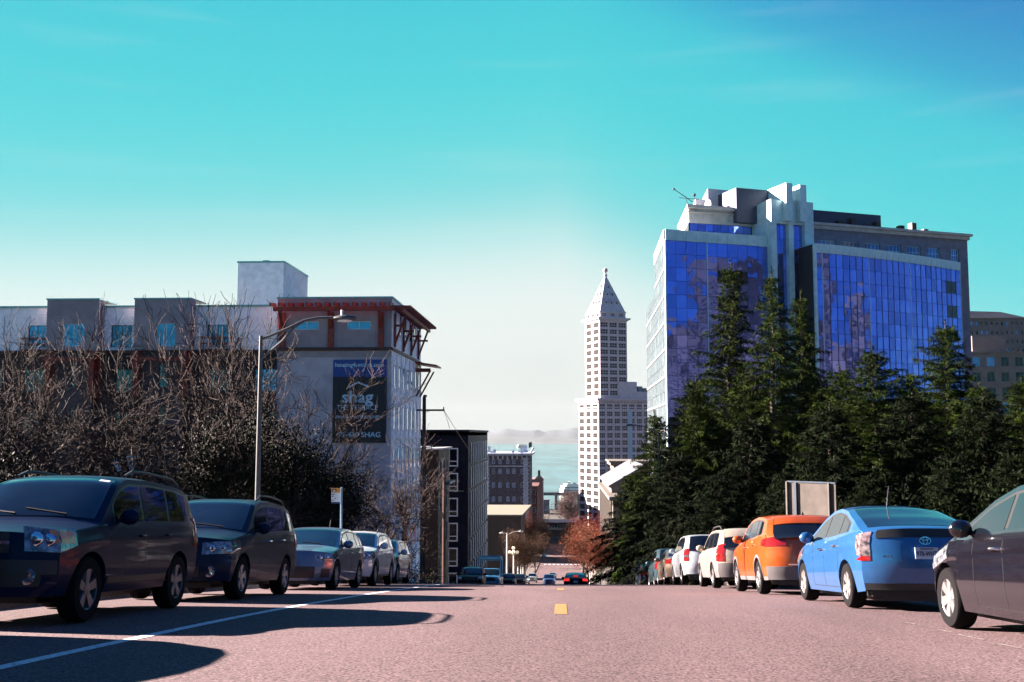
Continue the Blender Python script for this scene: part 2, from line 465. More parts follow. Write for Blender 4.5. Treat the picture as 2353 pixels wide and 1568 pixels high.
# cross streets (flat benches of asphalt running sideways)
for y0 in (112, 236, 330, 430):
    mb = MB(); 
    for (xa, xb) in ((-60, XL), (XR, 60)):
        n0 = len(mb.v)
        for y in np.linspace(y0, y0 + 11, 6):
            mb.v += [(xa, float(y), gz(float(y)) + .16), (xb, float(y), gz(float(y)) + .16)]
        mb.f += [(n0 + 2 * i, n0 + 2 * i + 1, n0 + 2 * i + 3, n0 + 2 * i + 2) for i in range(5)]
    tag(mb.build('side_street', M_road), kind='structure')

# water, far shore, mountains
M_water = mat('sea_water', (.022, .090, .105), .22, 0, var=.3, scale=.02, bump=0, spec=.5, stretch=(1, .25, 1))
mb = MB(); mb.add([(-9000, 1085, -80), (9000, 1085, -80), (9000, 12500, -80), (-9000, 12500, -80)], [(0, 1, 2, 3)])
tag(mb.build('water', M_water), kind='structure')
def ridge(name, y, x0, x1, zb, hfun, depth, m, n=160, seed=1):
    rs = np.random.RandomState(seed); mb = MB(); xs = np.linspace(x0, x1, n)
    rows = [(0, 0.0), (.25, .55), (.55, 1.0), (1.0, .1)]
    ph = rs.rand(8) * 6.28
    for (d, k) in rows:
        for i, x in enumerate(xs):
            w = hfun(x) * (1 + sum(.22 / (j + 1) * math.sin(x * (j + 1) * 2.1e-3 * (1 + .3 * j) + ph[j]) for j in range(7)))
            mb.v.append((x, y + d * depth + 120 * math.sin(x * 3e-3 + d * 9), zb + max(0, w) * k * (.94 + .12 * rs.rand())))
    mb.f = [(j * n + i, j * n + i + 1, (j + 1) * n + i + 1, (j + 1) * n + i) for j in range(3) for i in range(n - 1)]
    return tag(mb.build(name, m, smooth=True), kind='structure')
ridge('island_hills', 8200, -5000, 5000, -82, lambda x: 48, 1200, mat('hazed_forest', (.085, .125, .145), .9, scale=.004), seed=3)  # forest green paled towards blue; distance haze is put into the colour
ridge('mountains', 11200, -5500, 5500, -82, lambda x: 110, 1100, mat('hazed_snowy_rock', (.095, .135, .17), .9, scale=.0016, col2=(.08, .12, .155), detail=6), seed=5)  # rock tinted near the sky's tone; fading into haze is put into the colour

# ------------------------------------------------------------------ building: long pale apartment block with the rust red pergola
M_siding = mat('pale_siding', (.88, .86, .92), .7, var=.08, scale=2)
M_taupe = mat('taupe_panel', (.30, .25, .28), .75, var=.1, scale=1.2)
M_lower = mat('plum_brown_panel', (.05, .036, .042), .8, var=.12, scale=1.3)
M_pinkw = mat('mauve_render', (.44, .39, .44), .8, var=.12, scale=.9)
M_rust = mat('rust_red_steel', (.22, .022, .012), .55, var=.2, scale=3)
M_band = mat('dark_red_band', (.09, .02, .02), .6)
M_cap = mat('roof_flashing', (.16, .36, .40), .4, .4)
Yf = 71.0
pc = P(903, 686, Yf); XC = pc.x                   # street corner of the block
gB = gz(78) - 2.5
shag = thing('apartment_building', 'long pale apartment block with taupe bays, rust red pergola and navy banner', 'building', (XC - 20, Yf + 8, gB))
def px(x, Y=Yf): return P(x, 997, Y).x
def pz(y, Y=Yf, x=700): return P(x, y, Y).z
z_band = pz(804); z_band2 = pz(822); z_top = pz(700); z_bay = pz(686)
st_v = dict(k='shagw', fw=.06, mx=(.5,), fm=M_dark, pm=M_bglass)
st_p = dict(k='shagp', fw=.05, mx=(.5,), fm=M_white, pm=M_bglass_b)
X_left = px(-260)
def siding(name, x0, x1, y, z0, z1, m, holes=(), step=.2):
    """overlapping horizontal boards, each tilted proud at its lower edge"""
    mb = MB(); z = z0
    while z < z1 - .02:
        zt = min(z + step, z1)
        segs = [(x0, x1)]
        for (a, b, c, d) in holes:
            if b < (z + zt) / 2 < d:
                segs = [q for (p, r) in segs for q in ((p, min(r, a)), (max(p, c), r)) if q[1] - q[0] > .01]
        for (p, r) in segs:
            mb.add([(p, y - .05, z), (r, y - .05, z), (r, y - .012, zt), (p, y - .012, zt), (p, y, z), (r, y, z)], [(0, 1, 2, 3), (4, 5, 1, 0)])
        z += step
    o = mb.build(name, m, shag); return o
# lower storeys: plum-brown wall with window openings, from ground to the band
wl = XC - X_left
low_open = []
for k, zt in enumerate([pz(845), pz(945), pz(1045), pz(1145)]):
    for x in list(np.arange(px(-180), px(620), 3.35)):
        low_open.append((x - X_left, zt - 1.65 - gB, x - X_left + 1.7, zt - gB))
xw = px(632)
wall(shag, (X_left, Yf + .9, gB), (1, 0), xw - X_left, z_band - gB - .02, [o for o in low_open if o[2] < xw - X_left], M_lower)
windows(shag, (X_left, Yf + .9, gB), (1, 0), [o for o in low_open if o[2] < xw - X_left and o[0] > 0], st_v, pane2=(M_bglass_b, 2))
# top floor: pale siding sections
secs = [(px(-260), px(97), [(38, 80)]), (px(217), px(300), [(233, 282)]), (px(430), px(632), [(458, 508)])]
wz0, wz1 = pz(794), pz(741)
for (a, b, ws) in secs:
    op = [(px(p) - a, wz0 - z_band, px(q) - a, wz1 - z_band) for p, q in ws]
    if a < px(0): op.append((px(-110) - a, wz0 - z_band, px(-60) - a, wz1 - z_band))
    wall(shag, (a, Yf + 1.0, z_band), (1, 0), b - a, z_top - z_band, op, M_siding)
    siding('siding', a, b, Yf + 1.0, z_band + .1, z_top, M_siding, [(a + o[0], z_band + o[1], a + o[2], z_band + o[3]) for o in op])
    windows(shag, (a, Yf + 1.0, z_band), (1, 0), op, st_v, pane2=(M_bglass_b, 9))
    MB().box(a, b, Yf + .86, Yf + 1.3, z_top, z_top + .12).build('roof_flashing', M_cap, shag)
for (x0, x1) in ((28, 118), (448, 520)):        # rust red balcony rails below the top windows
    mb = MB(); a, b = px(x0) , px(x1); zz = pz(792)
    for dz in (0, .42, .85): mb.box(a, b, Yf + .55, Yf + .6, zz + dz - .3, zz + dz - .22)
    for i in range(9): x = a + (b - a) * i / 8; mb.box(x - .02, x + .02, Yf + .56, Yf + .59, zz - .3, zz + .6)
    for x in (a, b): mb.box(x - .04, x + .04, Yf + .6, Yf + 1.0, zz + .5, zz + .58)
    mb.build('balcony_rail', M_rust, shag)
# projecting taupe bays
for (x0, x1, ws) in ((97, 217, (134, 186)), (300, 430, (352, 396))):
    a, b = px(x0), px(x1)
    op = [(px(ws[0]) - a, wz0 - z_band, px(ws[1]) - a, wz1 - z_band)]
    wall(shag, (a, Yf, z_band), (1, 0), b - a, z_bay - z_band, op, M_taupe, name='bay_wall')
    siding('siding', a, b, Yf, z_band + .1, z_bay, M_taupe, [(a + o[0], z_band + o[1], a + o[2], z_band + o[3]) for o in op])
    windows(shag, (a, Yf, z_band), (1, 0), op, st_p, pane2=(M_bglass_b, 12))
    wall(shag, (b, Yf, z_band), (0, 1), 1.0, z_bay - z_band, [], M_taupe, name='bay_wall')
    wall(shag, (a, Yf + 1.0, z_band), (0, -1), 1.0, z_bay - z_band, [], M_taupe, name='bay_wall')
    MB().box(a - .06, b + .06, Yf - .08, Yf + 3, z_bay, z_bay + .1).build('roof_flashing', M_cap, shag)
    mb = MB(); mb.box(a, b, Yf - .5, Yf - .3, z_band - .75, z_band - .5)      # rust red frame hanging under the bay
    for x in (a + .1, b - .5): mb.box(x, x + .4, Yf - .3, Yf + .89, z_band - 3.4, z_band - .04)
    mb.build('bay_bracket', M_rust, shag)
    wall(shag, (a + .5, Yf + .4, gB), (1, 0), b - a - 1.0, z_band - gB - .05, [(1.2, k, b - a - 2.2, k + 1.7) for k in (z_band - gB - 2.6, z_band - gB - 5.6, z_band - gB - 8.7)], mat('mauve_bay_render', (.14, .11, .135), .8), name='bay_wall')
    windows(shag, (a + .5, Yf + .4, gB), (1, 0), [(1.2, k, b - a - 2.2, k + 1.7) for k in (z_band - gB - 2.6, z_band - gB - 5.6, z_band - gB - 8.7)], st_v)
MB().box(X_left, xw, Yf + .75, Yf + .98, z_band - .12, z_band + .08).build('floor_band', M_band, shag)
MB().box(X_left, XC - .1, Yf + 1.3, Yf + 15, z_top - .5, z_top + .02).build('roof', mat('roof_membrane', (.2, .2, .2), .9), shag)
# roof stair box
Yb = 80.0; a, b = px(538, Yb), px(645, Yb); zt = pz(604, Yb, 600)
wall(shag, (a, Yb, z_top - .4), (1, 0), b - a, zt - z_top + .4, [], M_siding, name='stair_box_wall')
siding('siding', a, b, Yb, z_top, zt, M_siding)
wall(shag, (b, Yb, z_top - .4), (0, 1), 7.6, zt - z_top + .4, [], M_siding, name='stair_box_wall')
mb = MB(); z = z_top
while z < zt - .02:
    t_ = min(z + .2, zt); mb.add([(b + .05, Yb, z), (b + .05, Yb + 7.6, z), (b + .012, Yb + 7.6, t_), (b + .012, Yb, t_)], [(0, 1, 2, 3)]); z += .2
mb.build('siding', M_siding, shag)
wall(shag, (a, Yb + 7.6, z_top - .4), (0, -1), 7.6, zt - z_top + .4, [], M_siding, name='stair_box_wall')
mb = MB(); mb.box(a - .08, b + .08, Yb - .08, Yb + 7.7, zt, zt + .12); mb.box(a + 1.8, a + 2.3, Yb + .6, Yb + 1.1, zt + .12, zt + .3)
mb.build('stair_box_roof', M_cap, shag)
# street end: taupe head with pergola, banner wall below
Ye = 70.6; xa = px(632, Ye); XE = XC
zt = pz(686, Ye, 800)
op = [(px(672, Ye) - xa, pz(758, Ye) - z_band, px(728, Ye) - xa, pz(739, Ye) - z_band), (px(794, Ye) - xa, pz(758, Ye) - z_band, px(849, Ye) - xa, pz(739, Ye) - z_band)]
wall(shag, (xa, Ye, z_band), (1, 0), XE - xa, zt - z_band, op, M_taupe, name='head_wall')
windows(shag, (xa, Ye, z_band), (1, 0), op, st_p, pane2=(M_bglass_b, 13))
mb = MB()                                         # panel joints as proud battens
for i in range(1, 7): x = xa + (XE - xa) * i / 7; mb.box(x - .02, x + .02, Ye - .02, Ye, z_band + .1, pz(766, Ye)); mb.box(x - .02, x + .02, Ye - .02, Ye, pz(709, Ye), zt)
mb.box(xa, XE, Ye - .021, Ye, z_band + .5, z_band + .54); mb.box(xa, XE, Ye - .021, Ye, pz(696, Ye), pz(696, Ye) + .04)
mb.build('panel_batten', M_taupe, shag)
wall(shag, (xa, Ye + .5, z_band), (0, -1), .5, zt - z_band, [], M_taupe, name='head_wall')
dY = 15.0
zs = z_band - gB
sop = [(1.0 + i * 2.4, 1.2, 1.9 + i * 2.4, 2.9) for i in range(6)]
wall(shag, (XE, Ye, z_band), (0, 1), dY, zt - z_band, sop, M_siding, name='street_wall')
windows(shag, (XE, Ye, z_band), (0, 1), sop, dict(k='ssw', fw=.08, mz=(.3,), fm=M_white, pm=M_bglass), depth=-.01, pane2=(M_bglass_b, 5))
lo = [(.9 + i * 2.1, zs - 2.6 - k * 3.0, 1.8 + i * 2.1, zs - .9 - k * 3.0) for k in range(5) for i in range(7)]
wall(shag, (XE, Ye, gB), (0, 1), dY, zs, lo, M_siding, name='street_wall')
windows(shag, (XE, Ye, gB), (0, 1), lo, dict(k='ssw2', fw=.09, mz=(.3,), fm=M_white, pm=M_bglass), depth=-.01, pane2=(M_bglass_b, 7))
mb = MB()
for i in range(8): y = Ye + .2 + i * 2.1; mb.box(XE, XE + .05, y - .12, y + .12, gB, z_band - .2)
for k in range(1, 6): mb.box(XE, XE + .08, Ye, Ye + dY, z_band - 3.0 * k - .2, z_band - 3.0 * k)
mb.build('street_pilaster', M_siding, shag)
MB().box(xa, XE + .12, Ye - .12, Ye + dY, z_band - .08, z_band + .12).build('floor_band', M_band, shag)
MB().box(xa - .05, XE + .08, Ye - .08, Ye + dY, zt, zt + .12).build('roof_flashing', M_cap, shag)
bo = []
wall(shag, (xa, Ye + .05, z_band2), (1, 0), XE - xa, z_band - z_band2 - .1, [], M_taupe, name='band_wall')
wall(shag, (xa, Ye + .1, gB), (1, 0), XE - xa, z_band2 - gB, [], M_pinkw, name='end_wall')
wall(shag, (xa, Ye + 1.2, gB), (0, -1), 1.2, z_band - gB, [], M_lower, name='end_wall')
# pergola
zp = pz(716, Ye - .8); yp = Ye - 1.0
mb = MB(); mb.box(px(622, yp), XE + .3, yp - .09, yp + .09, zp, zp + .3); b_ = mb.build('pergola_beam', M_rust, shag)
for i in range(14):
    x = xa - .1 + (XE - xa + .2) * i / 13
    MB().obox((x - .05, yp - .55, zp + .3), (.1, 0, 0), (0, 1.5, .12), (0, 0, .24)).build('rafter', M_rust, shag)
for xx in (645, 757, 873):
    x = px(xx, Ye)
    MB().box(x - .2, x + .2, Ye - .16, Ye - .01, pz(800, Ye), zp).build('pergola_post', M_rust, shag)
    MB().obox((x - .08, Ye - .12, zp - 1.2), (.16, 0, 0), (0, -.85, 1.15), (0, .15, .12)).build('pergola_brace', M_rust, shag)
xs_ = XE + .85
MB().box(xs_ - .09, xs_ + .09, yp, Ye + dY - 1, zp - .05, zp + .2).build('pergola_beam', M_rust, shag)
for i in range(22):
    y = yp + .2 + i * .68
    MB().obox((XE + .02, y, zp + .2), (1.45, 0, -.02), (0, .09, 0), (0, 0, .2)).build('rafter', M_rust, shag)
for i in range(4):
    y = Ye + 1.0 + i * 4.0
    mb = MB(); mb.box(XE + .01, XE + .16, y - .1, y + .1, z_band + .2, zp); mb.tube([(XE + .1, y, z_band + .5), (xs_, y, zp)], .08, 4); mb.box(XE, xs_, y - .07, y + .07, zp - .9, zp - .75)
    mb.build('pergola_brace', M_rust, shag)
for (yy, zz) in ((Ye + 13.2, pz(845, 84, 990)),):         # small rust red canopy lower on the street wall
    mb = MB(); mb.obox((XE, yy - 1.5, zz + .25), (1.75, 0, -.28), (0, 3.0, 0), (0, 0, .14))
    mb.box(XE, XE + 1.2, yy - 1.2, yy - 1.05, zz - .45, zz - .15)
    mb.tube([(XE + .05, yy - 1.1, zz - 2.4), (XE + 1.2, yy - 1.1, zz - .3)], .07, 4); mb.tube([(XE + .05, yy + 1.1, zz - 2.4), (XE + 1.2, yy + 1.1, zz - .3)], .07, 4)
    mb.build('canopy', M_rust, shag)
mb = MB(); mb.box(X_left, XE - .3, Ye + 1.4, Ye + dY - .1, gB, gB + .2); mb.box(X_left, XE - .3, Yf + 14.8, Yf + 14.9, gB, z_top - .5)
mb.build('rear_wall', M_lower, shag)
# banner
M_navy = mat('navy_banner', (.012, .016, .03), .6, var=.1, scale=1); M_bluetop = mat('blue_banner', (.012, .05, .25), .6)
M_print = mat('pale_print', (.45, .62, .75), .6)
bx0, bx1, bz0, bz1 = px(763, Ye), px(887, Ye), pz(1018, Ye), pz(827, Ye)
ban = thing('banner', 'tall navy banner with white lettering on the mauve end wall of the apartment block', 'banner', (bx0, Ye, bz0))
MB().box(bx0, bx1, Ye + .02, Ye + .07, bz0, bz1 - 1.2).build('cloth', M_navy, ban)
MB().box(bx0, bx1, Ye + .02, Ye + .071, bz1 - 1.2, bz1).build('cloth', M_bluetop, ban)
bw = bx1 - bx0; bh = bz1 - bz0
def btxt(t, cx, cz, size, width=None, bold=True):
    me = text_mesh(t, size, M_print, .006, bold)
    w = max(v.co.x for v in me.vertices) - min(v.co.x for v in me.vertices)
    o = link('lettering', me, ban, (bw * cx, .005, bh * cz), (math.pi / 2, 0, 0))
    if width: s = width * bw / w; o.scale = (s, 1 if s > .6 else .9, 1)
btxt('housing4seniors.com', .49, .935, .42, .90)
btxt('shag', .46, .545, 1.15, .58)
btxt('THE TERRACE', .46, .42, .5, .76, False)
btxt('SENIOR LIVING COMMUNITY', .48, .305, .3, .86)
btxt('98-430 SHAG', .50, .095, .5, .80)
mb = MB(); mb.obox((bw * .30, -.005, bh * .655), (bw * .17, 0, bh * .06), (0, .02, 0), (0, 0, .12)); mb.obox((bw * .47, -.005, bh * .715), (bw * .20, 0, -bh * .055), (0, .02, 0), (0, 0, .12))
mb.build('roof_logo', M_print, ban, local=True)

# ------------------------------------------------------------------ low brick house and dark navy block further down the hill
M_dbrick = mat('dark_brick', (.06, .035, .03), .85, var=.3, scale=3, bump=.2)
bx = thing('brick_house', 'low dark brick house with a ragged pale roof edge beyond the apartment block', 'building', (-17, 100, gz(100)))
Yq = 92; a, b = -24.0, px(1040, 104)
g0 = gz(104) - 2; ztq = pz(1034, 96, 1010)
op = [(2.0 + i * 2.4, k, 3.1 + i * 2.4, k + 1.6) for i in range(4) for k in (ztq - g0 - 2.4, ztq - g0 - 5.2, ztq - g0 - 8)]
wall(bx, (a, Yq, g0), (1, 0), b - a, ztq - g0, op, M_dbrick); windows(bx, (a, Yq, g0), (1, 0), op, st_v)
op2 = [(1 + i * 2.6, k, 2.1 + i * 2.6, k + 1.6) for i in range(3) for k in (ztq - g0 - 2.6, ztq - g0 - 5.4, ztq - g0 - 8.4)]
wall(bx, (b, Yq, g0), (0, 1), 9, ztq - g0, op2, M_dbrick); windows(bx, (b, Yq, g0), (0, 1), op2, dict(k='brw', fw=.1, mz=(.5,), fm=M_siding, pm=M_dglass))
mb = MB()
for i in range(14): x = a + (b - a + .3) * i / 14; mb.obox((x, Yq - .25, ztq + .03 * (i * 5 % 4)), ((b - a) / 14, 0, .05), (0, 9.4, 0), (0, 0, .16))
mb.build('roof', mat('pale_roof_edge', (.45, .48, .5), .8), bx)
mb = MB(); mb.box(b, b + .6, Yq + 4, Yq + 9, ztq - 3.2, ztq - 3.0); mb.build('canopy', M_galv, bx)

M_navyclad = mat('navy_cladding', (.018, .022, .045), .8, spec=.05, var=.15, scale=.8)
nb = thing('office_block', 'dark navy block with tall white framed windows and thin white fins', 'building', (-18, 135, gz(135)))
Yn = 113.0; xn = px(1076, Yn); g0 = gz(160) - 1; ztn = pz(993, Yn, 1050); hn = ztn - g0
fh = 2364 and (57 / 2364 * Yn)
op = []
xwn = px(1031, Yn)
for k in range(6):
    z1 = pz(1030 + 57.3 * k, Yn, 1040)
    op.append((xwn - (xn - 22), z1 - 2.0 - g0, xwn - (xn - 22) + 1.05, z1 - g0))
    op.append((xwn - 3.4 - (xn - 22), z1 - 2.0 - g0, xwn - 3.4 - (xn - 22) + 1.05, z1 - g0))
op = [o for o in op if o[1] > 0]
wall(nb, (xn - 22, Yn, g0), (1, 0), 22, hn, op, M_navyclad)
windows(nb, (xn - 22, Yn, g0), (1, 0), op, dict(k='nav', fw=.12, mx=(.0,), mz=(.28,), fm=M_white, pm=M_dglass), depth=.02)
ln = 30.0
op = [(2.0 + i * 3.1, z, 3.3 + i * 3.1, z + 2.1) for i in range(9) for z in [hn - 3.4 - k * fh for k in range(8)] if z > 0]
wall(nb, (xn, Yn, g0), (0, 1), ln, hn, op, M_navyclad); windows(nb, (xn, Yn, g0), (0, 1), op, dict(k='navs', fw=.07, mz=(.28,), fm=M_dark, pm=mat('black_window', (.01, .012, .02), .4, spec=.1)))
for i in range(9):
    for k in range(0, 6):
        z = hn - 3.5 - k * fh
        MB().box(xn, xn + .10, Yn + 3.30 + i * 3.1, Yn + 3.54 + i * 3.1, g0 + max(0, z), g0 + z + 2.35).build('fin', M_white, nb) if z > -1.5 else None
mb = MB(); mb.box(xn - 22, xn + .15, Yn - .1, Yn + .25, ztn, ztn + .25); mb.box(xn - .1, xn + .15, Yn + .25, Yn + ln, ztn, ztn + .25); mb.box(xn - 22, xn, Yn, Yn + ln, ztn - .4, ztn - .02)
mb.build('roof', M_navyclad, nb)

# ------------------------------------------------------------------ old brick hotel and its neighbours
M_hbrick = mat('grey_plum_brick', (.085, .075, .115), .85, var=.2, scale=1.0, bump=.1)
M_hstone = mat('blue_grey_stone', (.26, .31, .40), .8, var=.15, scale=1)
ht = thing('old_hotel', 'old grey brick hotel with deep bracketed cornice and pale stone corners', 'building', (-25, 385, gz(385)))
Yh = 372.0; x1, x0 = px(1216, Yh), px(1040, Yh); g0 = gz(390) - 1; zh = pz(1072, Yh, 1170); hh = zh - g0
pit = 20.7 / FV * Yh
cols = [px(v, Yh) - x0 for v in (1092, 1104, 1134, 1149, 1167, 1181, 1200)]
op = [(c - .55, hh - 2.6 - k * pit * 1.52, c + .55, hh - .9 - k * pit * 1.52) for k in range(8) for c in cols if k * pit * 1.52 < hh - 3]
st_h = dict(k='hot', fw=.12, mz=(.5,), fm=M_hstone, pm=M_bglass_b)
wall(ht, (x0, Yh, g0), (1, 0), x1 - x0, hh, op, M_hbrick); windows(ht, (x0, Yh, g0), (1, 0), op, st_h, pane2=(M_bglass, 5))
zc = pz(1047, Yh, 1170)
op2 = [(c - .5, .9, c + .5, 2.6) for c in cols]
wall(ht, (x0, Yh, zh), (1, 0), x1 - x0, zc - zh, op2, M_hbrick); windows(ht, (x0, Yh, zh), (1, 0), op2, st_h)
wall(ht, (x1, Yh, g0), (0, 1), 38, zc - g0, [(2 + i * 4, 3 + k * pit * 1.52, 3.2 + i * 4, 4.9 + k * pit * 1.52) for i in range(9) for k in range(9)], M_hbrick)
windows(ht, (x1, Yh, g0), (0, 1), [(2 + i * 4, 3 + k * pit * 1.52, 3.2 + i * 4, 4.9 + k * pit * 1.52) for i in range(9) for k in range(9)], st_h)
mb = MB()
for xx in (px(1118, Yh), px(1208, Yh)):
    z = g0; i = 0
    while z < zc - 1:
        w_ = 1.05 if i % 2 else .85
        mb.box(xx - w_, xx + w_, Yh - .12, Yh, z, z + .62); z += .7; i += 1
mb.build('quoins', M_hstone, ht)['kind'] = 'stuff'
mb = MB(); mb.box(x0 - .5, x1 + .9, Yh - .9, Yh + 38, zc, zc + .35); mb.box(x0 - .5, x1 + 1.3, Yh - 1.3, Yh + 38, zc + .35, zc + .8); mb.box(x0, x1 + .2, Yh - .15, Yh, zh - .1, zh + .25)
mb.build('cornice', M_hstone, ht)
for i in range(16):
    x = x0 + (x1 - x0) * (i + .5) / 16
    MB().obox((x - .25, Yh, zc - 1.4), (.5, 0, 0), (0, -.9, .9), (0, 0, .5)).build('cornice_bracket', M_hstone, ht)
mb = MB(); r_ = random.Random(4)
for i in range(22):
    x = x0 + (x1 - x0) * r_.random(); y = Yh + 2 + r_.random() * 20; s_ = .3 + r_.random() * 1.0
    mb.box(x, x + s_, y, y + s_, zc + .8, zc + .9 + r_.random() * 2.6)
mb.tube([(x1 + .4, Yh + 1, zc + .8), (x1 + 1.6, Yh, zc + 2.8)], .35, 5)
mb.build('roof_equipment', M_hstone, ht)
MB().box(x0, x1, Yh, Yh + 38, zc - .3, zc + .1).build('roof', M_hstone, ht)
def simple_block(name, label, x0, x1, Y0, Y1, ztop, wm, opsf, opss, st, cap=None, rightface=True, leftface=False, par=.4):
    g0 = gz(Y1) - 1.5; h = ztop - g0
    o = thing(name, label, 'building', ((x0 + x1) / 2, (Y0 + Y1) / 2, gz((Y0 + Y1) / 2)))
    def ops(n, ww, fh, wh, w):
        if not n: return []
        return [q for q in grid_open(w, 0, n, ww, int(h / fh), fh, wh)]
    def shift(l): return [(a, h - 1.0 - d, c, h - 1.0 - b) for (a, b, c, d) in l if h - 1.0 - d > .3]
    f = shift(ops(*opsf, x1 - x0)) if opsf else []
    wall(o, (x0, Y0, g0), (1, 0), x1 - x0, h, f, wm); windows(o, (x0, Y0, g0), (1, 0), f, st, pane2=(M_bglass_b, 3))
    s_ = shift(ops(*opss, Y1 - Y0)) if opss else []
    wall(o, (x1, Y0, g0), (0, 1), Y1 - Y0, h, s_ if rightface else [], wm)
    if rightface: windows(o, (x1, Y0, g0), (0, 1), s_, st)
    wall(o, (x0, Y1, g0), (0, -1), Y1 - Y0, h, s_ if leftface else [], wm)
    if leftface: windows(o, (x0, Y1, g0), (0, -1), s_, st)
    wall(o, (x1, Y1, g0), (-1, 0), x1 - x0, h, [], wm)
    MB().box(x0 - par, x1 + par, Y0 - par, Y1 + par, ztop, ztop + .5).build('roof', cap or wm, o)
    return o
st_s = dict(k='sm', fw=.12, mz=(.5,), fm=M_hstone, pm=M_dglass)
M_redbrick = mat('red_brick', (.16, .035, .03), .85, var=.2, scale=1)
M_pinkstone = mat('pink_stone', (.28, .20, .22), .8)
simple_block('corner_building', 'narrow red brick building with a pale corner strip beyond the old hotel', px(1150, 425), px(1234, 425), 425, 455, pz(1120, 425, 1240), M_redbrick, (6, 1.2, 3.6, 2.0), (5, 1.2, 3.6, 2), st_s)
cb = simple_block('corner_building', 'narrow stone building with small dark pyramid roof beside the blue harbour', px(1200, 520), px(1247, 520), 520, 545, pz(1104, 520, 1240), M_pinkstone, (2, 1.6, 4, 2.4), (5, 1.2, 3.8, 2), st_s)
mb = MB(); xa_, xb_ = px(1228, 520), px(1249, 520); zz = pz(1104, 520, 1240) + .5
mb.add([(xa_, 519, zz), (xb_, 519, zz), (xb_, 524, zz), (xa_, 524, zz), ((xa_ + xb_) / 2, 521.5, zz + 2.6)], [(0, 1, 4), (1, 2, 4), (2, 3, 4), (3, 0, 4), (0, 3, 2, 1)])
mb.box((xa_ + xb_) / 2 - .6, (xa_ + xb_) / 2 + .6, 521, 522, zz + 1.6, zz + 4.4)
mb.build('pyramid_roof', M_dark, cb)
simple_block('added_shade_block', 'added dark brick block hidden beyond the narrow red one to shade the street', px(1140, 458), px(1228, 458), 458, 517, pz(1128, 458, 1240), M_dbrick, (6, 1.2, 3.6, 2.0), (9, 1.2, 3.6, 2), st_s)  # added out of sight so that its shadow darkens the far road
# low hall with pale flat roof
lh = thing('low_hall', 'low dark hall with a pale flat roof in front of the old hotel', 'building', (-15, 240, gz(240)))
Yl = 232; xa_, xb_ = px(1085, Yl), px(1197, Yl); zl = pz(1186, Yl, 1180); g0 = gz(262) - 1
op = [(2 + i * 2.6, 1.5, 3.6 + i * 2.6, 4.0) for i in range(6)]
wall(lh, (xa_, Yl, g0), (1, 0), xb_ - xa_, zl - g0, op, M_dbrick); windows(lh, (xa_, Yl, g0), (1, 0), op, st_s)
wall(lh, (xb_, Yl, g0), (0, 1), 30, zl - g0, [], M_dbrick)
MB().add([(xa_, Yl - .3, zl), (xb_ + .3, Yl - .3, zl), (xb_ + 1.6, Yl + 26, zl + .2), (xa_, Yl + 26, zl + .2), (xa_, Yl - .3, zl + .3), (xb_ + .3, Yl - .3, zl + .3), (xb_ + 1.6, Yl + 26, zl + .7), (xa_, Yl + 26, zl + .7)],
         [(0, 3, 2, 1), (4, 5, 6, 7), (0, 1, 5, 4), (1, 2, 6, 5), (2, 3, 7, 6), (3, 0, 4, 7)]).build('roof', mat('pale_roof', (.30, .30, .22), .8), lh)
# ------------------------------------------------------------------ white tower with the pyramid top
M_terra = mat('white_terracotta', (.46, .42, .46), .6, var=.08, scale=.6)
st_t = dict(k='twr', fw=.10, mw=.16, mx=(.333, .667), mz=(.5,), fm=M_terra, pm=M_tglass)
st_t2 = dict(k='twrs', fw=.08, mw=.55, mx=(.333, .667), mz=(.5,), fm=mat('darkened_stone', (.05, .048, .05), .8, spec=.1), pm=mat('dark_pane', (.008, .009, .014), .6, spec=.05))  # sunlit side: frame and pane colours darkened against the glare of the wall
TH = math.radians(26.5); UE = (math.cos(TH), math.sin(TH)); US = (math.sin(TH), -math.cos(TH))  # east-ish and south-ish wall directions
cor = P(1376, 997, 500); g0 = gz(500) - 2
st_ = thing('white_tower', 'slender white office tower with pyramid top and ball finial above a broad base', 'tower', (cor.x + 8, 508, g0))
def tower_block(cx, cy, we, ws, z0, z1, ncole, ncols, fh, wh, wwe, wws, top_gap, nrows, notch=None):
    u, n = UN(UE); us, ns = UN(US)
    O = Vector((cx, cy, z0)); h = z1 - z0
    def rows(n_, w, ww): return [((i + .5) * w / n_ - ww / 2, h - top_gap - k * fh - wh, (i + .5) * w / n_ + ww / 2, h - top_gap - k * fh) for k in range(nrows) for i in range(n_) if h - top_gap - k * fh - wh > .2]
    oe = rows(ncole, we, wwe); os_ = rows(ncols, ws, wws)
    wall(st_, O, UE, we, h, oe, M_terra, t=.35); windows(st_, O, UE, oe, st_t, depth=.22)
    O2 = O - us * ws
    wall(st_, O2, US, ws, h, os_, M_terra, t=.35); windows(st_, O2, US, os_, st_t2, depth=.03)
    O3 = O + u * we                                    # the two hidden sides close the block
    wall(st_, O3, (-US[0], -US[1]), ws, h, [], M_terra)
    wall(st_, O3 - us * ws, (-UE[0], -UE[1]), we, h, [], M_terra)
    return O, u, us
def ring(O, u, us, we, ws, z0, z1, out_, name, m=None):
    p = [O - u * out_ + us * out_, O + u * (we + out_) + us * out_, O + u * (we + out_) - us * (ws + out_), O - u * out_ - us * (ws + out_)]
    return MB().prism([(q.x, q.y) for q in p], z0, z1).build(name, m or M_terra, st_)
k5 = 500 / FV
zb1 = pz(922, 500, 1376)
O, u, us = tower_block(cor.x, 500, 29.0, 21.0, g0, zb1, 7, 3, 16.5 * k5, 2.4, 3.0, 5.0, 1.4, 17)
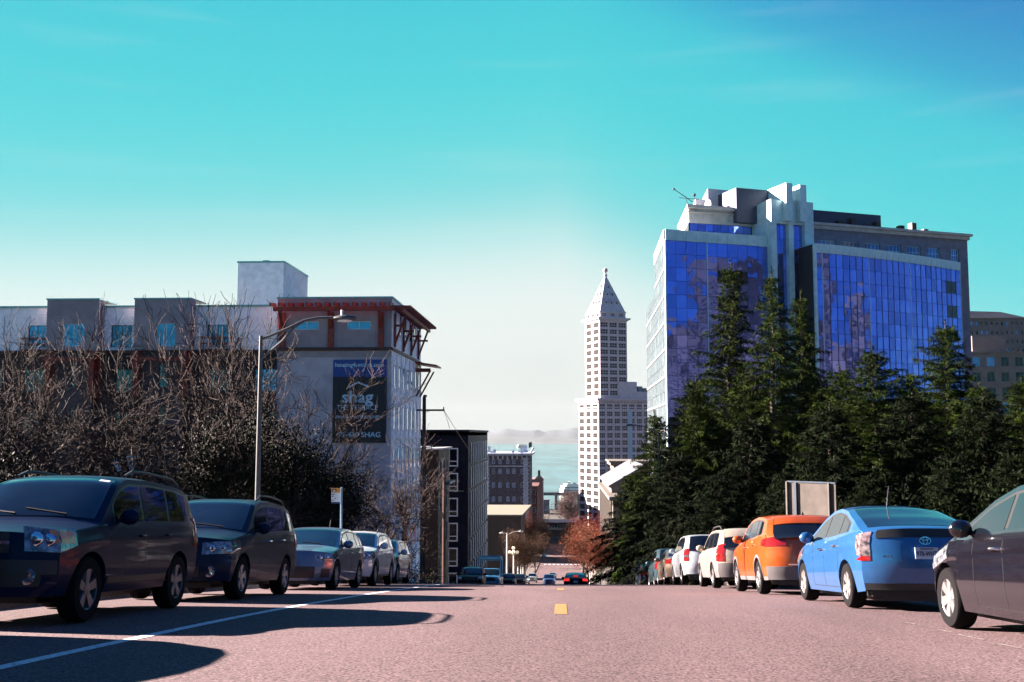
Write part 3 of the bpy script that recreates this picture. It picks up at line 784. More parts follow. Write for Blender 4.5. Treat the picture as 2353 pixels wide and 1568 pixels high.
ring(O, u, us, 29, 21, zb1, zb1 + .7, .5, 'cornice'); ring(O, u, us, 29, 21, zb1 + .7, zb1 + 1.5, 1.3, 'cornice'); ring(O, u, us, 29, 21, zb1 - 3.1 - .0, zb1 - 2.75, .18, 'string_course') 
for i in range(15):
    q = O + u * (29 * (i + .5) / 15); MB().obox(q + Vector((0, 0, zb1 - g0 - 1.2)) - u * .3, u * .6, us * .9 + Vector((0, 0, .8)), Vector((0, 0, .5))).build('cornice_bracket', M_terra, st_)
for i in range(11):
    q = O - us * (21 * (i + .5) / 11); MB().obox(q + Vector((0, 0, zb1 - g0 - 1.2)) - us * .3, us * .6, -u * .9 + Vector((0, 0, .8)), Vector((0, 0, .5))).build('cornice_bracket', M_terra, st_)
# shaft
c2 = O + u * 1.6 - us * 1.2; ws2, we2 = 15.2, 15.2
zb2 = pz(735, 500, 1383)
O2, _, _ = tower_block(c2.x, c2.y, we2, ws2, zb1 + 1.4, zb2, 3, 2, 15.8 * k5, 2.35, 4.1, 5.2, .9, 12)
ring(O2, u, us, we2, ws2, zb2, zb2 + .6, .5, 'cornice'); ring(O2, u, us, we2, ws2, zb2 + .6, zb2 + 1.5, 1.4, 'cornice')
zb3 = zb2 + 1.5 + 13 * k5
o4 = O2 + u * .4 - us * .4
O4, _, _ = tower_block(o4.x, o4.y, we2 - .8, ws2 - .8, zb2 + 1.5, zb3, 3, 3, 9, 1.5, 2.4, 2.4, .5, 1)
ring(O4, u, us, we2 - .8, ws2 - .8, zb3, zb3 + .35, .35, 'cornice')
zap = pz(622, 500, 1393)
cen = O4 + u * (we2 - .8) / 2 - us * (ws2 - .8) / 2
hw = (we2 - .8) / 2; base = [cen + u * sx * hw + us * sy * hw for sx, sy in ((-1, 1), (1, 1), (1, -1), (-1, -1))]
z3 = zb3 + .35
MB().add([(b.x, b.y, z3) for b in base] + [(cen.x, cen.y, zap)], [(0, 1, 4), (1, 2, 4), (2, 3, 4), (3, 0, 4), (3, 2, 1, 0)]).build('pyramid_roof', M_terra, st_)
for (fa, fb, nn) in ((us, u, us), (-u, us, -u)):      # little dormers on the two faces seen
    for r_i, nd in ((.20, 3), (.42, 2), (.62, 1)):
        hz = z3 + (zap - z3) * r_i; ext = hw * (1 - r_i)
        for i in range(nd):
            off = (i - (nd - 1) / 2) * 3.0
            side = u if fa is us else us
            q = cen + fa * ext + side * off; q.z = hz
            mb = MB(); mb.obox(q - side * .55 - fa * .8, side * 1.1, fa * 1.15, Vector((0, 0, 1.2)))
            t1 = q - fa * .8; mb.add([t1 - side * .75 + Vector((0, 0, 1.2)), t1 + side * .75 + Vector((0, 0, 1.2)), t1 + fa * 1.2 + side * .75 + Vector((0, 0, 1.2)), t1 + fa * 1.2 - side * .75 + Vector((0, 0, 1.2)), t1 + Vector((0, 0, 2.1)), t1 + fa * 1.2 + Vector((0, 0, 2.1))], [(3, 2, 5), (0, 3, 5, 4), (1, 4, 5, 2), (0, 4, 1)])
            d_ = mb.build('dormer', M_terra, st_)
            MB().obox(q - side * .35 + fa * .35 + Vector((0, 0, .15)), side * .7, fa * .03, Vector((0, 0, 1.0))).build('pane', M_dglass, d_)
mb = MB(); mb.lathe([(0, .9), (.6, 1.1), (1.0, .6), (2.0, .5)], 'z', (cen.x, cen.y, zap - 1.0), 10); mb.ball((cen.x, cen.y, zap + 2.0), 1.25, 12)
mb.build('finial', M_terra, st_, smooth=True)
# white annex standing on the base
q = O + u * 11.5 + us * -.8; q.z = zb1 + 1.5
mb = MB(); mb.obox(q, u * 10.5, -us * 12, Vector((0, 0, 39 * k5))); mb.obox(q + u * 10.6, u * 6.5, -us * 12, Vector((0, 0, 3.5)))
mb.build('roof_annex', M_terra, st_)
mb = MB(); mb.obox(q + u * 11.2 + Vector((0, 0, 3.5)), u * 2.5, -us * 4, Vector((0, 0, 2.6))); mb.obox(q + u * 14.4 + Vector((0, 0, 3.5)), u * 2, -us * 4, Vector((0, 0, 1.8)))
mb.build('roof_equipment', mat('blue_equipment', (.10, .28, .36), .5), st_)
MB().obox(O + u * 16.6 + us * .06 + Vector((0, 0, 10)), u * 2.0, -us * .05, Vector((0, 0, zb1 - g0 - 14))).build('light_well', mat('pale_blue_tile', (.25, .45, .58), .5), st_)

# ------------------------------------------------------------------ cream classical buildings between the tower and the street
M_cream = mat('cream_stone', (.21, .19, .165), .7, var=.12, scale=.8)
M_creamd = mat('tan_stone', (.30, .24, .19), .8, var=.15, scale=.8)
cl = thing('courthouse', 'cream stone building with gabled roof and ribbed side wall below the white tower', 'building', (20, 300, gz(300)))
Ya, Yb_ = 272.0, 352.0; xq = P(1407, 997, Ya).x; g0 = gz(352) - 1
zq = pz(1150, Ya, 1410)
opn = [(1.5 + i * 3.6, (zq - g0) - 5.2 - k * 5.0, 3.2 + i * 3.6, (zq - g0) - 1.6 - k * 5.0) for i in range(21) for k in range(3)]
wall(cl, (xq, Yb_, g0), (0, -1), Yb_ - Ya, zq - g0, opn, M_cream, t=.5); windows(cl, (xq, Yb_, g0), (0, -1), opn, dict(k='ct', fw=.12, mz=(.5,), fm=M_cream, pm=M_dglass), depth=.3)
opf = [(1.5 + i * 3.4, (zq - g0) - 5.2 - k * 5.0, 3.4 + i * 3.4, (zq - g0) - 1.6 - k * 5.0) for i in range(5) for k in range(3)]
wall(cl, (xq, Ya, g0), (1, 0), 19, zq - g0, opf, M_creamd, t=.5); windows(cl, (xq, Ya, g0), (1, 0), opf, dict(k='ct', fw=.12, mz=(.5,), fm=M_cream, pm=M_dglass), depth=.3)
for i in range(22):
    y = Yb_ - .6 - i * 3.6; MB().box(xq - .35, xq, y - .35, y + .35, g0, zq).build('pilaster', M_cream, cl)
zg = pz(1118, Ya + 20, 1410); zr = pz(1086, Ya + 20, 1420)
mb = MB(); mb.box(xq - 1.0, xq + 19.5, Ya - .9, Yb_, zq, zq + .9); mb.build('cornice', M_cream, cl)
mb = MB(); y0 = Ya + 18
mb.add([(xq + .5, y0, zq + .9), (xq + 19, y0, zq + .9), (xq + 19, y0, zg), (xq + 9.7, y0, zr + 1.5), (xq + .5, y0, zg), (xq + .5, Yb_, zq + .9), (xq + 19, Yb_, zq + .9), (xq + 19, Yb_, zg), (xq + 9.7, Yb_, zr + 1.5), (xq + .5, Yb_, zg)],
       [(0, 1, 2, 3, 4), (5, 9, 8, 7, 6), (0, 4, 9, 5), (1, 6, 7, 2)])
mb.build('gable_wall', M_creamd, cl)
mb = MB()
mb.add([(xq - .3, y0 - .8, zg - .3), (xq + 9.7, y0 - .8, zr + 1.5), (xq + 9.7, Yb_, zr + 1.5), (xq - .3, Yb_, zg - .3), (xq - .3, y0 - .8, zg + .3), (xq + 9.7, y0 - .8, zr + 2.2), (xq + 9.7, Yb_, zr + 2.2), (xq - .3, Yb_, zg + .3)], [(0, 1, 5, 4), (4, 5, 6, 7), (0, 4, 7, 3)])
mb.add([(xq + 19.8, y0 - .8, zg - .3), (xq + 9.7, y0 - .8, zr + 1.5), (xq + 9.7, Yb_, zr + 1.5), (xq + 19.8, Yb_, zg - .3), (xq + 19.8, y0 - .8, zg + .3), (xq + 9.7, y0 - .8, zr + 2.2), (xq + 9.7, Yb_, zr + 2.2), (xq + 19.8, Yb_, zg + .3)], [(0, 4, 5, 1), (4, 7, 6, 5), (0, 3, 7, 4)])
mb.build('roof', mat('slate_roof', (.16, .17, .21), .7), cl)
for i in range(12): x = xq + 1.0 + i * 1.55; MB().box(x - .3, x + .3, y0 - .3, y0, zq + .9, zg - .2 + min(i, 11 - i) * .5).build('pilaster', M_cream, cl)
c2b = thing('cornice_building', 'flat roofed cream building with a ribbed wall just below the white tower base', 'building', (26, 372, gz(372)))
xq = P(1410, 997, 362).x; zq = pz(1070, 362, 1420); g0 = gz(400) - 1
opn = [(1.0 + i * 2.2, (zq - g0) - 8, 2.0 + i * 2.2, (zq - g0) - 1.5) for i in range(12)]
wall(c2b, (xq, 388, g0), (0, -1), 26, zq - g0, [o for o in opn if o[2] < 26], M_cream, t=.5); wall(c2b, (xq, 362, g0), (1, 0), 24, zq - g0, [o for o in opn if o[2] < 24], M_cream, t=.5)
windows(c2b, (xq, 362, g0), (1, 0), [o for o in opn if o[2] < 24], dict(k='cc', fw=.12, mz=(.5,), fm=M_cream, pm=M_dglass), depth=.3)
mb = MB(); mb.box(xq - 1.2, xq + 25, 360.8, 389, zq, zq + 1.1); mb.box(xq - 1.8, xq + 25.6, 360.2, 389.4, zq + 1.1, zq + 1.6); mb.build('cornice', M_cream, c2b)

# ------------------------------------------------------------------ blue glass office building
M_blue = wave_glass('blue_mirror_glass', (.18, .24, .72), wob=.7, sc=.38)
M_blueL = wave_glass('sky_lit_mirror_glass', (.55, .74, .80), wob=.0, rough=.10)  # street-side copy of the mirror glass; bright sky reflection put into its tint
M_teal = mat('pale_metal_panel', (.50, .66, .70), .5, .2, var=.08, scale=1.2)
M_greyst = mat('violet_grey_stone', (.17, .165, .23), .8, var=.12, scale=1)
M_creamst = mat('cream_cornice_stone', (.46, .41, .39), .7, var=.1, scale=1)
M_navyp = mat('navy_metal_panel', (.06, .085, .17), .5, .2)
A = P(1534, 997, 150.0); FD = math.radians(90 - 68.5)
bb = thing('glass_office_building', 'big blue mirror glass office building with pale metal bands and twin roof fins', 'building', (A.x, A.y, 0), (0, 0, FD))
fu = Vector((math.cos(FD), math.sin(FD), 0)); fn = Vector((-math.sin(FD), math.cos(FD), 0))     # along front, inward
def hit(x):       # local run along the front plane seen at picture column x
    d = P(x, 900, 1.0); d = Vector((d.x, d.y, 0))
    # A + fu*t = d*s
    det = fu.x * (-d.y) + d.x * fu.y
    t = (-A.x * (-d.y) - d.x * A.y) / det   # solve fu*t - d*s = -A
    return t
def hz_(y, t, dep=0.0):
    q = Vector((A.x, A.y, 0)) + fu * t + fn * dep
    xx = 1287 + q.x / q.y * FV
    return P(xx, y, q.y).z
gB2 = gz(150) - 4
t1, t2, t3, t4, tE = hit(1770), hit(1868), hit(1880), hit(2217), hit(2233)
def lbuild(mb, name, m, par=None, **k): return mb.build(name, m, par or bb, local=True, **k)
# --- left block: panes
zb_top = hz_(553, 1); zb_cap = hz_(527, 0)
NC, NR = 10, 13; pw = t1 / NC; ph = 31 / FV * 152
pane_m = {}
def pane_obj(x, y, z, w, h, m, rot=0.0, par=None):
    key = (round(w, 2), round(h, 2), m.name)
    if key not in pane_m:
        pane_m[key] = MB().box(.03, w - .03, 0, .05, .03, h - .03).mesh('pane', m)
    o = link('pane', pane_m[key], par or bb, (x, y, z), (random.gauss(0, .004), 0, rot + random.gauss(0, .006)))
    return o
M_openw = mat('black_glass_panel', (.01, .01, .015), .2)
for c in range(NC):
    for r in range(NR):
        z = zb_top - (r + 1) * ph
        dk = (c in (5, 6, 7) and r in (2,)) or (c in (5, 6) and r in (4,))
        pane_obj(c * pw, 0, z, pw, ph, M_openw if dk else M_blue)
mb = MB()
for c in range(NC + 1): wd = .09 if c in (0, 4, 10) else .03; mb.box(c * pw - wd / 2, c * pw + wd / 2, -.05 if wd > .05 else -.02, .06, gB2, zb_top)
for r in range(NR + 1): mb.box(0, t1, -.03, .06, zb_top - r * ph - .03, zb_top - r * ph + .03)
lbuild(mb, 'mullions', mat('mullion_metal', (.05, .08, .2), .4, .5))
mb = MB(); mb.box(-.1, .12, -.12, .1, gB2, zb_top); mb.box(4 * pw - .06, 4 * pw + .06, -.1, 0, gB2, zb_top); lbuild(mb, 'pale_mullion', M_teal)
lbuild(MB().box(.05, t1, .08, .3, gB2, zb_top - .02), 'backing_wall', M_dark)
for c in range(NC): lbuild(MB().box(c * pw + .02, (c + 1) * pw - .02, -.15, .25, zb_top + .02, zb_cap), 'band_panel', M_teal)
# --- left (south) face: skewed, recedes along the street
LD = math.radians(90 - 1.4) - FD; lu = Vector((math.cos(LD), math.sin(LD), 0))
def lf(s, dz=0, o=0.0): return Vector((0, 0, dz)) + lu * s - Vector((lu.y, -lu.x, 0)) * -o
len1, len2 = 22.0, 46.0; zstep = pz(712, 193, 1490)
mb = MB(); mb.add([lf(0.05, gB2), lf(len1, gB2), lf(len1, zb_cap - .1), lf(0.05, zb_cap - .1)], [(0, 1, 2, 3)])
mb.add([lf(len1, gB2), lf(len2, gB2), lf(len2, zstep), lf(len1, zstep)], [(0, 1, 2, 3)]); lbuild(mb, 'backing_wall', M_dark)
gl = MB(); n1 = 26
outv = Vector((-lu.y, lu.x, 0))
for c in range(n1):
    s0 = len2 * c / n1; s1 = len2 * (c + 1) / n1; zt_ = zb_top + .1 if s1 <= len1 + .1 else zstep
    z = gB2 + 6
    while z < zt_ - .3:
        h = min(ph, zt_ - z)
        j = random.gauss(0, .012)
        a_ = lu * (s0 + .05) + outv * (.06 + j); b_ = lu * (s1 - .05) + outv * (.06 - j)
        gl.add([a_ + Vector((0, 0, z + .04)), b_ + Vector((0, 0, z + .04)), b_ + Vector((0, 0, z + h - .04)), a_ + Vector((0, 0, z + h - .04))], [(0, 1, 2, 3)])
        z += ph
g_ = lbuild(gl, 'side_glazing', M_blueL); g_['kind'] = 'stuff'
mb = MB()
for k in range(0, 22):
    z = zb_top - k * ph * 2
    if z < gB2: break
    L_ = len1 if z > zstep else len2
    mb.obox(Vector((0, 0, z - .1)) + outv * .05, lu * L_, outv * .10, Vector((0, 0, .2)))
for c in range(n1 + 1):
    s0 = len2 * c / n1; zt_ = zb_top if s0 <= len1 + .1 else zstep
    mb.obox(lu * s0 + outv * .04 + Vector((0, 0, gB2)), lu * .07, outv * .07, Vector((0, 0, zt_ - gB2)))
lbuild(mb, 'pale_mullion', mat('white_mullion', (.46, .48, .50), .4, .3))
lbuild(MB().obox(Vector((0, 0, zb_top + .05)), lu * len1, outv * .2, Vector((0, 0, zb_cap - zb_top - .06))), 'band_panel', M_creamst)
lbuild(MB().obox(Vector((0, 0, zb_cap - .2)), lu * len1, fu_l if False else Vector((t1, 0, 0)), Vector((0, 0, .1))), 'roof', M_teal)
lbuild(MB().obox(lu * len1 + Vector((0, 0, gB2)), lu * (len2 - len1), Vector((20, 0, 0)), Vector((0, 0, zstep - gB2 - .1))), 'rear_wing', M_dark)
# --- set-back storey over the left block
s0 = 3.6; tA = hit(1590) + 1.9; zc1 = hz_(480, 6, 4); zc0 = hz_(512, 6, 4)
lbuild(MB().obox(Vector((tA, s0, zc0)), Vector((t1 - tA, 0, 0)), lu * 16, Vector((0, 0, zc1 - zc0))), 'penthouse_wall', M_creamst)
lbuild(MB().obox(Vector((tA - .5, s0 - .5, zc1)), Vector((t1 - tA + .5, 0, 0)), lu * 17, Vector((0, 0, .55))), 'penthouse_roof', M_creamst)
lbuild(MB().obox(Vector((tA - .3, s0 - .3, zc1 - .6)), Vector((t1 - tA + .3, 0, 0)), lu * 16.5, Vector((0, 0, .12))), 'string_course', M_creamst)
lbuild(MB().obox(Vector((tA + .1, s0 + .4, zb_cap - .4)), Vector((t1 - tA - .2, 0, 0)), lu * 15, Vector((0, 0, zc0 - zb_cap + .4))), 'backing_wall', M_dark)
for c in range(8):
    w = (t1 - tA - .6) / 8
    for r in range(2): hh_ = (zc0 - zb_cap + .1) / 2; pane_obj(tA + .3 + c * w, s0 + .3, zb_cap - .1 + r * hh_, w, hh_, M_blue)
g2 = MB()
for c in range(6): g2.obox(Vector((tA, s0, zb_cap)) + lu * (c * 2.4 + .3), lu * 2.0, outv * .05, Vector((0, 0, zc0 - zb_cap - .1)))
lbuild(g2, 'side_glazing', M_blueL)
mb = MB(); za = zc1 + .55       # rooftop boxes
mb.obox(Vector((tA + 4.0, s0 + 5, za)), Vector((5.2, 0, 0)), lu * 10, Vector((0, 0, 2.3)))
mb.obox(Vector((t1 - 5.4, s0 + 4.5, za - 2)), Vector((4.4, 0, 0)), lu * 9, Vector((0, 0, 6.0)))
lbuild(mb, 'plant_room', mat('pale_plant_room', (.42, .46, .52), .6))
mb = MB(); mb.lathe([(0, .1), (.1, .7), (.35, 1.0)], 'x', (t1 - 6.4, s0 + 3.4, za + .9), 16); mb.tube([(t1 - 6.0, s0 + 3.4, za), (t1 - 6.0, s0 + 3.4, za + .9)], .08)
lbuild(mb, 'dish_antenna', M_white)
mb = MB(); bx_ = tA - .2
mb.tube([(bx_, s0, zc1 + .5), (bx_ - .3, s0, zc1 + 1.9)], .05); mb.tube([(bx_ + .9, s0, zc1 + 1.0), (bx_ - 2.0, s0 + .5, zc1 + 2.9)], .06); mb.tube([(bx_ - 1.5, s0, zc1 + 1.5), (bx_ + 2.0, s0, zc1 + 1.5)], .05)
mb.tube([(bx_ + 1.2, s0, zc1 + .5), (bx_ + 1.2, s0, zc1 + 2.0)], .06); mb.ball((bx_ - 2.0, s0 + .5, zc1 + 2.9), .22); mb.ball((bx_ + 1.2, s0, zc1 + 2.1), .28)
lbuild(mb, 'roof_davit', mat('davit_steel', (.05, .12, .2), .4))
# --- central tower with three glass strips between pale ribs
zt1 = hz_(464, t1 + 2)
tw = t2 - t1
dt = -1.3                                           # proud of the front
ribs = [(0, .9), (3.05, 3.9), (5.9, 6.75), (tw - .75, tw)]
for (a_, b_) in ribs: lbuild(MB().box(t1 + a_, t1 + b_, dt, 1.5, gB2, zt1), 'rib', M_teal)
prev = .9
zg_top = zt1 - 3.6
for (a_, b_) in ((.9, 3.05), (3.9, 5.9), (6.75, tw - .75)):
    lbuild(MB().box(t1 + a_ + .01, t1 + b_ - .01, dt + .25, 1.4, zg_top, zt1 - .05), 'band_panel', M_teal)
    lbuild(MB().box(t1 + a_ + .01, t1 + b_ - .01, dt + .9, 1.4, gB2, zg_top - .01), 'backing_wall', M_dark)
    for r in range(12): 
        for c in range(2): w = (b_ - a_) / 2; pane_obj(t1 + a_ + c * w, dt + .8, zg_top - (r + 1) * ph * 1.15, w, ph * 1.15, M_blue)
for (x, yt) in ((1800, 428), (1832, 432)):
    t_ = hit(x); lbuild(MB().box(t_ - .15, t_ + 1.0, dt - .9, 1.6 + 1.2, zt1 - 3 - .3, hz_(yt, t_)), 'roof_fin', M_teal)
lbuild(MB().box(t1 + .02, t2 - .02, 1.5, 9, gB2, zt1 - .1), 'core_wall', M_teal)
lbuild(MB().box(t1 - 3.6, t1 + 3.2, 2.6, 8, zt1 - 3, hz_(440, t1, 4)), 'plant_room', M_navyp)
lbuild(MB().box(t1 + 4.2, t1 + 8.4, 2.6, 8, zt1 - 3, hz_(452, t1 + 6, 4)), 'plant_room', M_navyp)
# --- black recess beside the tower
lbuild(MB().box(t2 + .01, t3 + 1.4, .9, 2.0, gB2, hz_(557, t3)), 'recess_wall', mat('recess_black', (.008, .008, .01), .5))
# --- stone frame, cornice and screen of the right part
zr1 = hz_(513, t2); zst = zr1 - .35
fy = 2.2
ops = []
wn0 = [(1890, 1930), (1945, 1983), (1997, 2033), (2048, 2082), (2096, 2127), (2142, 2171), (2197, 2216)]
zu, zl_ = hz_(549, t3 + 1, fy), hz_(566, t3 + 1, fy)
def hitd(x, dep):
    d = P(x, 900, 1.0); d = Vector((d.x, d.y, 0)); o_ = Vector((A.x, A.y, 0)) + fn * dep
    det = fu.x * (-d.y) + d.x * fu.y
    return (-o_.x * (-d.y) - d.x * o_.y) / det
tE = hitd(2233, fy)
for (a_, b_) in wn0: ops.append((hitd(a_, fy) - t2, zu - 2.3 - gB2, hitd(b_, fy) - t2, zu - gB2))
# local-space wall
def lwall(x0, y, z0, w, h, openings, m, name='wall', t=.4):
    n = len(COL.objects)
    mbk = bb.rotation_euler.z
    o = wall(bb, (x0 + bb.location.x, y + bb.location.y, z0), (1, 0), w, h, openings, m, t, name); return o
lwall(t2, fy, gB2, tE - t2, zst - gB2, ops, M_greyst, 'stone_wall')
def lwins(x0, y, z0, openings, st, depth=.12, **k): windows(bb, (x0 + bb.location.x, y + bb.location.y, z0), (1, 0), openings, st, depth, **k)
lwins(t2, fy, gB2, ops, dict(k='pent', fw=.1, mx=(.25, .5, .75), mz=(.55,), fm=M_teal, pm=M_bglass_b), depth=.3)
mb = MB(); mb.box(t2, tE + .4, fy - .5, fy + 12, zst, zst + .55); mb.box(t2, tE + .7, fy - .9, fy + 12, zst + .55, zst + .95)
lbuild(mb, 'cornice', M_creamst)
lbuild(MB().box(tE - .01, tE + .3, fy, fy + 12, gB2, zst - .01), 'stone_wall', M_greyst)
lbuild(MB().box(t2 + .3, hitd(2037, fy + 3), fy + 3, fy + 10, zst, hz_(503, 45, fy + 3) + .4), 'roof_screen', M_navyp)
mb = MB()
for i in range(9): x = t2 + 6 + i * 2.4; mb.box(x, x + .9, fy + 1.6, fy + 2.6, zst + .9, zst + 1.5 + (i * 37 % 5) * .3)
lbuild(mb, 'roof_equipment', M_dark)
# --- curved curtain wall
DP = -5.5
t3 = hitd(1880, DP); t4 = hitd(2217, 1.4)
def cy(t):                                     # depth of the curved glass
    k = max(0, (t - t3) / (t4 - t3)); return DP + (1.4 - DP) * k ** 1.5
NC2, NR2 = 25, 11
zcap = hz_(560, t3, DP); ztop = hz_(581, t3, DP)
for c in range(NC2):
    a_, b_ = t3 + (t4 - t3) * c / NC2, t3 + (t4 - t3) * (c + 1) / NC2
    ya, yb = cy(a_), cy(b_); w = math.hypot(b_ - a_, yb - ya); ang = math.atan2(yb - ya, b_ - a_)
    for r in range(NR2):
        dk = c in (NC2 - 3, NC2 - 2) and r in (1, 3, 5)
        hh_ = ph * .98
        pane_obj(a_, ya, ztop - (r + 1) * ph, w, ph, M_openw if dk else M_blue, ang)
    link('band_panel', MB().box(.02, w - .02, -.12, .25, 0, zcap - ztop).mesh('band_panel', M_teal), bb, (a_, ya, ztop + .03), (0, 0, ang))
mb = MB(); pm_ = MB()
for c in range(NC2 + 1):
    t_ = t3 + (t4 - t3) * c / NC2; y = cy(t_)
    (pm_ if c in (0, 1, 8, 15, NC2) else mb).box(t_ - .05, t_ + .05, y - .05, y + .08, gB2, ztop)
pts = [(t3 + (t4 - t3) * c / NC2, cy(t3 + (t4 - t3) * c / NC2)) for c in range(NC2 + 1)]
for r in range(NR2 + 1):
    for (p, q) in zip(pts[:-1], pts[1:]):
        mb.obox((p[0], p[1] - .03, ztop - r * ph - .03), (q[0] - p[0], q[1] - p[1], 0), (0, .1, 0), (0, 0, .06))
lbuild(mb, 'mullions', _mats['mullion_metal']); lbuild(pm_, 'pale_mullion', M_teal)
bk = MB()
for (p, q) in zip(pts[:-1], pts[1:]): bk.obox((p[0], p[1] + .1, gB2), (q[0] - p[0], q[1] - p[1], 0), (0, .1, 0), (0, 0, ztop - gB2))
lbuild(bk, 'backing_wall', M_dark)
lbuild(MB().box(t3 - .1, t3 + .25, DP - .15, DP + .3, gB2, zcap + .02), 'rib', M_teal)
tb = hitd(1843, dt - .1)
lbuild(MB().add([(t3 - .08, DP, gB2), (tb, dt - .1, gB2), (tb, dt - .1, zcap - .05), (t3 - .08, DP, zcap - .05)], [(0, 1, 2, 3)]), 'return_wall', _mats['recess_black'])  # black glass; its shade and dark reflections are put into the colour
lbuild(MB().add([(t3 - .1, DP, zcap - .02), (tb, dt - .1, zcap - .02), (tb, 2, zcap - .02), (t4, 2, zcap - .02), (t4, 1.4, zcap - .02)] , [(0, 1, 2, 3, 4)]), 'roof', M_teal)
lbuild(MB().add([(t3 - 3, -1.2, hz_(860, t3)), (t3 + 2, -1.2, hz_(860, t3)), (t3 + 1.0, -1.2, hz_(815, t3)), (t3 - 2.4, 1.2, hz_(820, t3)), (t3 - 3, 1.2, hz_(860, t3) - .1), (t3 + 2, 1.2, hz_(860, t3) - .1)], [(0, 1, 2, 3), (1, 5, 2), (0, 3, 4)]), 'entry_canopy', M_teal)

# ------------------------------------------------------------------ towers further right and downtown (these also show in the mirror glass)
M_bstone = mat('beige_stone', (.36, .30, .27), .8, var=.1, scale=.5)
M_bstone2 = mat('warm_grey_stone', (.24, .22, .24), .8, var=.1, scale=.5)
st_b = dict(k='bd', fw=.1, mx=(.5,), fm=M_bstone, pm=M_dglass)
Y1 = 300
c_ = simple_block('stone_office', 'beige stone office block with tall window bays low behind the dark firs', px(2234, Y1), px(2234, Y1) + 32, Y1, Y1 + 40, pz(812, Y1, 2290), M_bstone, (8, 2.3, 4.4, 2.8), (6, 2.2, 4.4, 2.8), st_b)
x_ = px(2236, Y1 + 10); MB().box(x_, x_ + 9.5, Y1 + 8, Y1 + 22, pz(812, Y1, 2290) + .5, pz(772, Y1 + 8, 2290)).build('penthouse', M_bstone2, c_)
Y2 = 420
c_ = simple_block('hip_roof_tower', 'tall violet grey tower with dark hipped roof and rows of small windows', px(2237, Y2), px(2340, Y2 + 10), Y2, Y2 + 30, pz(734, Y2, 2290), M_bstone2, (11, .9, 3.6, 1.5), (8, .9, 3.6, 1.5), dict(k='hip', fw=.08, fm=M_bstone2, pm=M_dglass))
x0_, x1_ = px(2230, Y2), px(2343, Y2 + 10); zr_ = pz(734, Y2, 2290) + .5; zq_ = pz(709, Y2, 2270)
MB().add([(x0_, Y2 - 1, zr_), (x1_, Y2 - 1, zr_), (x1_, Y2 + 31, zr_), (x0_, Y2 + 31, zr_), (x0_ + 5, Y2 + 9, zq_), (x1_ - 6, Y2 + 9, zq_ - .4), (x1_ - 6, Y2 + 20, zq_ - .4), (x0_ + 5, Y2 + 20, zq_)],
         [(0, 1, 5, 4), (1, 2, 6, 5), (2, 3, 7, 6), (3, 0, 4, 7), (4, 5, 6, 7), (3, 2, 1, 0)]).build('hip_roof', M_dark, c_)
def downtown(label, x, y, w, d, h, wm, nf, ns, wd=1.6):
    o = thing('downtown_tower', label, 'tower', (x + w / 2, y + d / 2, gz(y)), group='downtown towers across the park')
    g = gz(y) - 2; H = h - g
    fr = grid_open(d, 3, ns, wd, int((H - 5) / 4.0), 4.0, 2.2)
    wall(o, (x, y + d, g), (0, -1), d, H, fr, wm)
    mb = MB()
    for (a, b, c, e) in fr: mb.box(x + .2, x + .22, y + d - c, y + d - a, g + b, g + e)
    mb.build('glazing', M_dglass, o)['kind'] = 'stuff'
    fr = grid_open(w, 3, nf, wd, int((H - 5) / 4.0), 4.0, 2.2)
    wall(o, (x + w, y + d, g), (-1, 0), w, H, fr, wm)
    mb = MB()
    for (a, b, c, e) in fr: mb.box(x + w - c, x + w - a, y + d - .22, y + d - .2, g + b, g + e)
    mb.build('glazing', M_dglass, o)['kind'] = 'stuff'
    mb = MB(); mb.box(x, x + w, y, y + .2, g, h); mb.box(x + w - .2, x + w, y, y + d, g, h); mb.box(x - .3, x + w + .3, y - .3, y + d + .3, h, h + .8)
    mb.build('rear_walls', wm, o)
M_bd1 = mat('brown_stone', (.030, .025, .018), .8); M_bd2 = mat('umber_stone', (.012, .010, .008), .8); M_bd3 = mat('pale_sandstone', (.055, .048, .038), .8)
downtown('brown stone tower with wide windows across the park', 125, 48, 24, 13.5, 30, M_bd1, 6, 5)
downtown('tall dark umber tower across the park', 128, 62, 24, 13.5, 47, M_bd2, 6, 5)
downtown('pale sandstone block across the park', 124, 76, 24, 12, 24, M_bd3, 6, 5)
downtown('mid height brown block across the park beside the pale sandstone one', 127, 90, 20, 14, 26, M_bd1, 6, 6)
downtown('slender umber concrete tower standing alone across the park', 130, 107.5, 8, 7, 50, M_bd2, 3, 3)
downtown('plain sandstone block across the park behind the slender tower', 127, 117, 20, 11, 20, M_bd3, 6, 5)
downtown('narrow brown tower across the park nearest the glass building', 129, 130, 9, 9, 32, M_bd1, 3, 4)
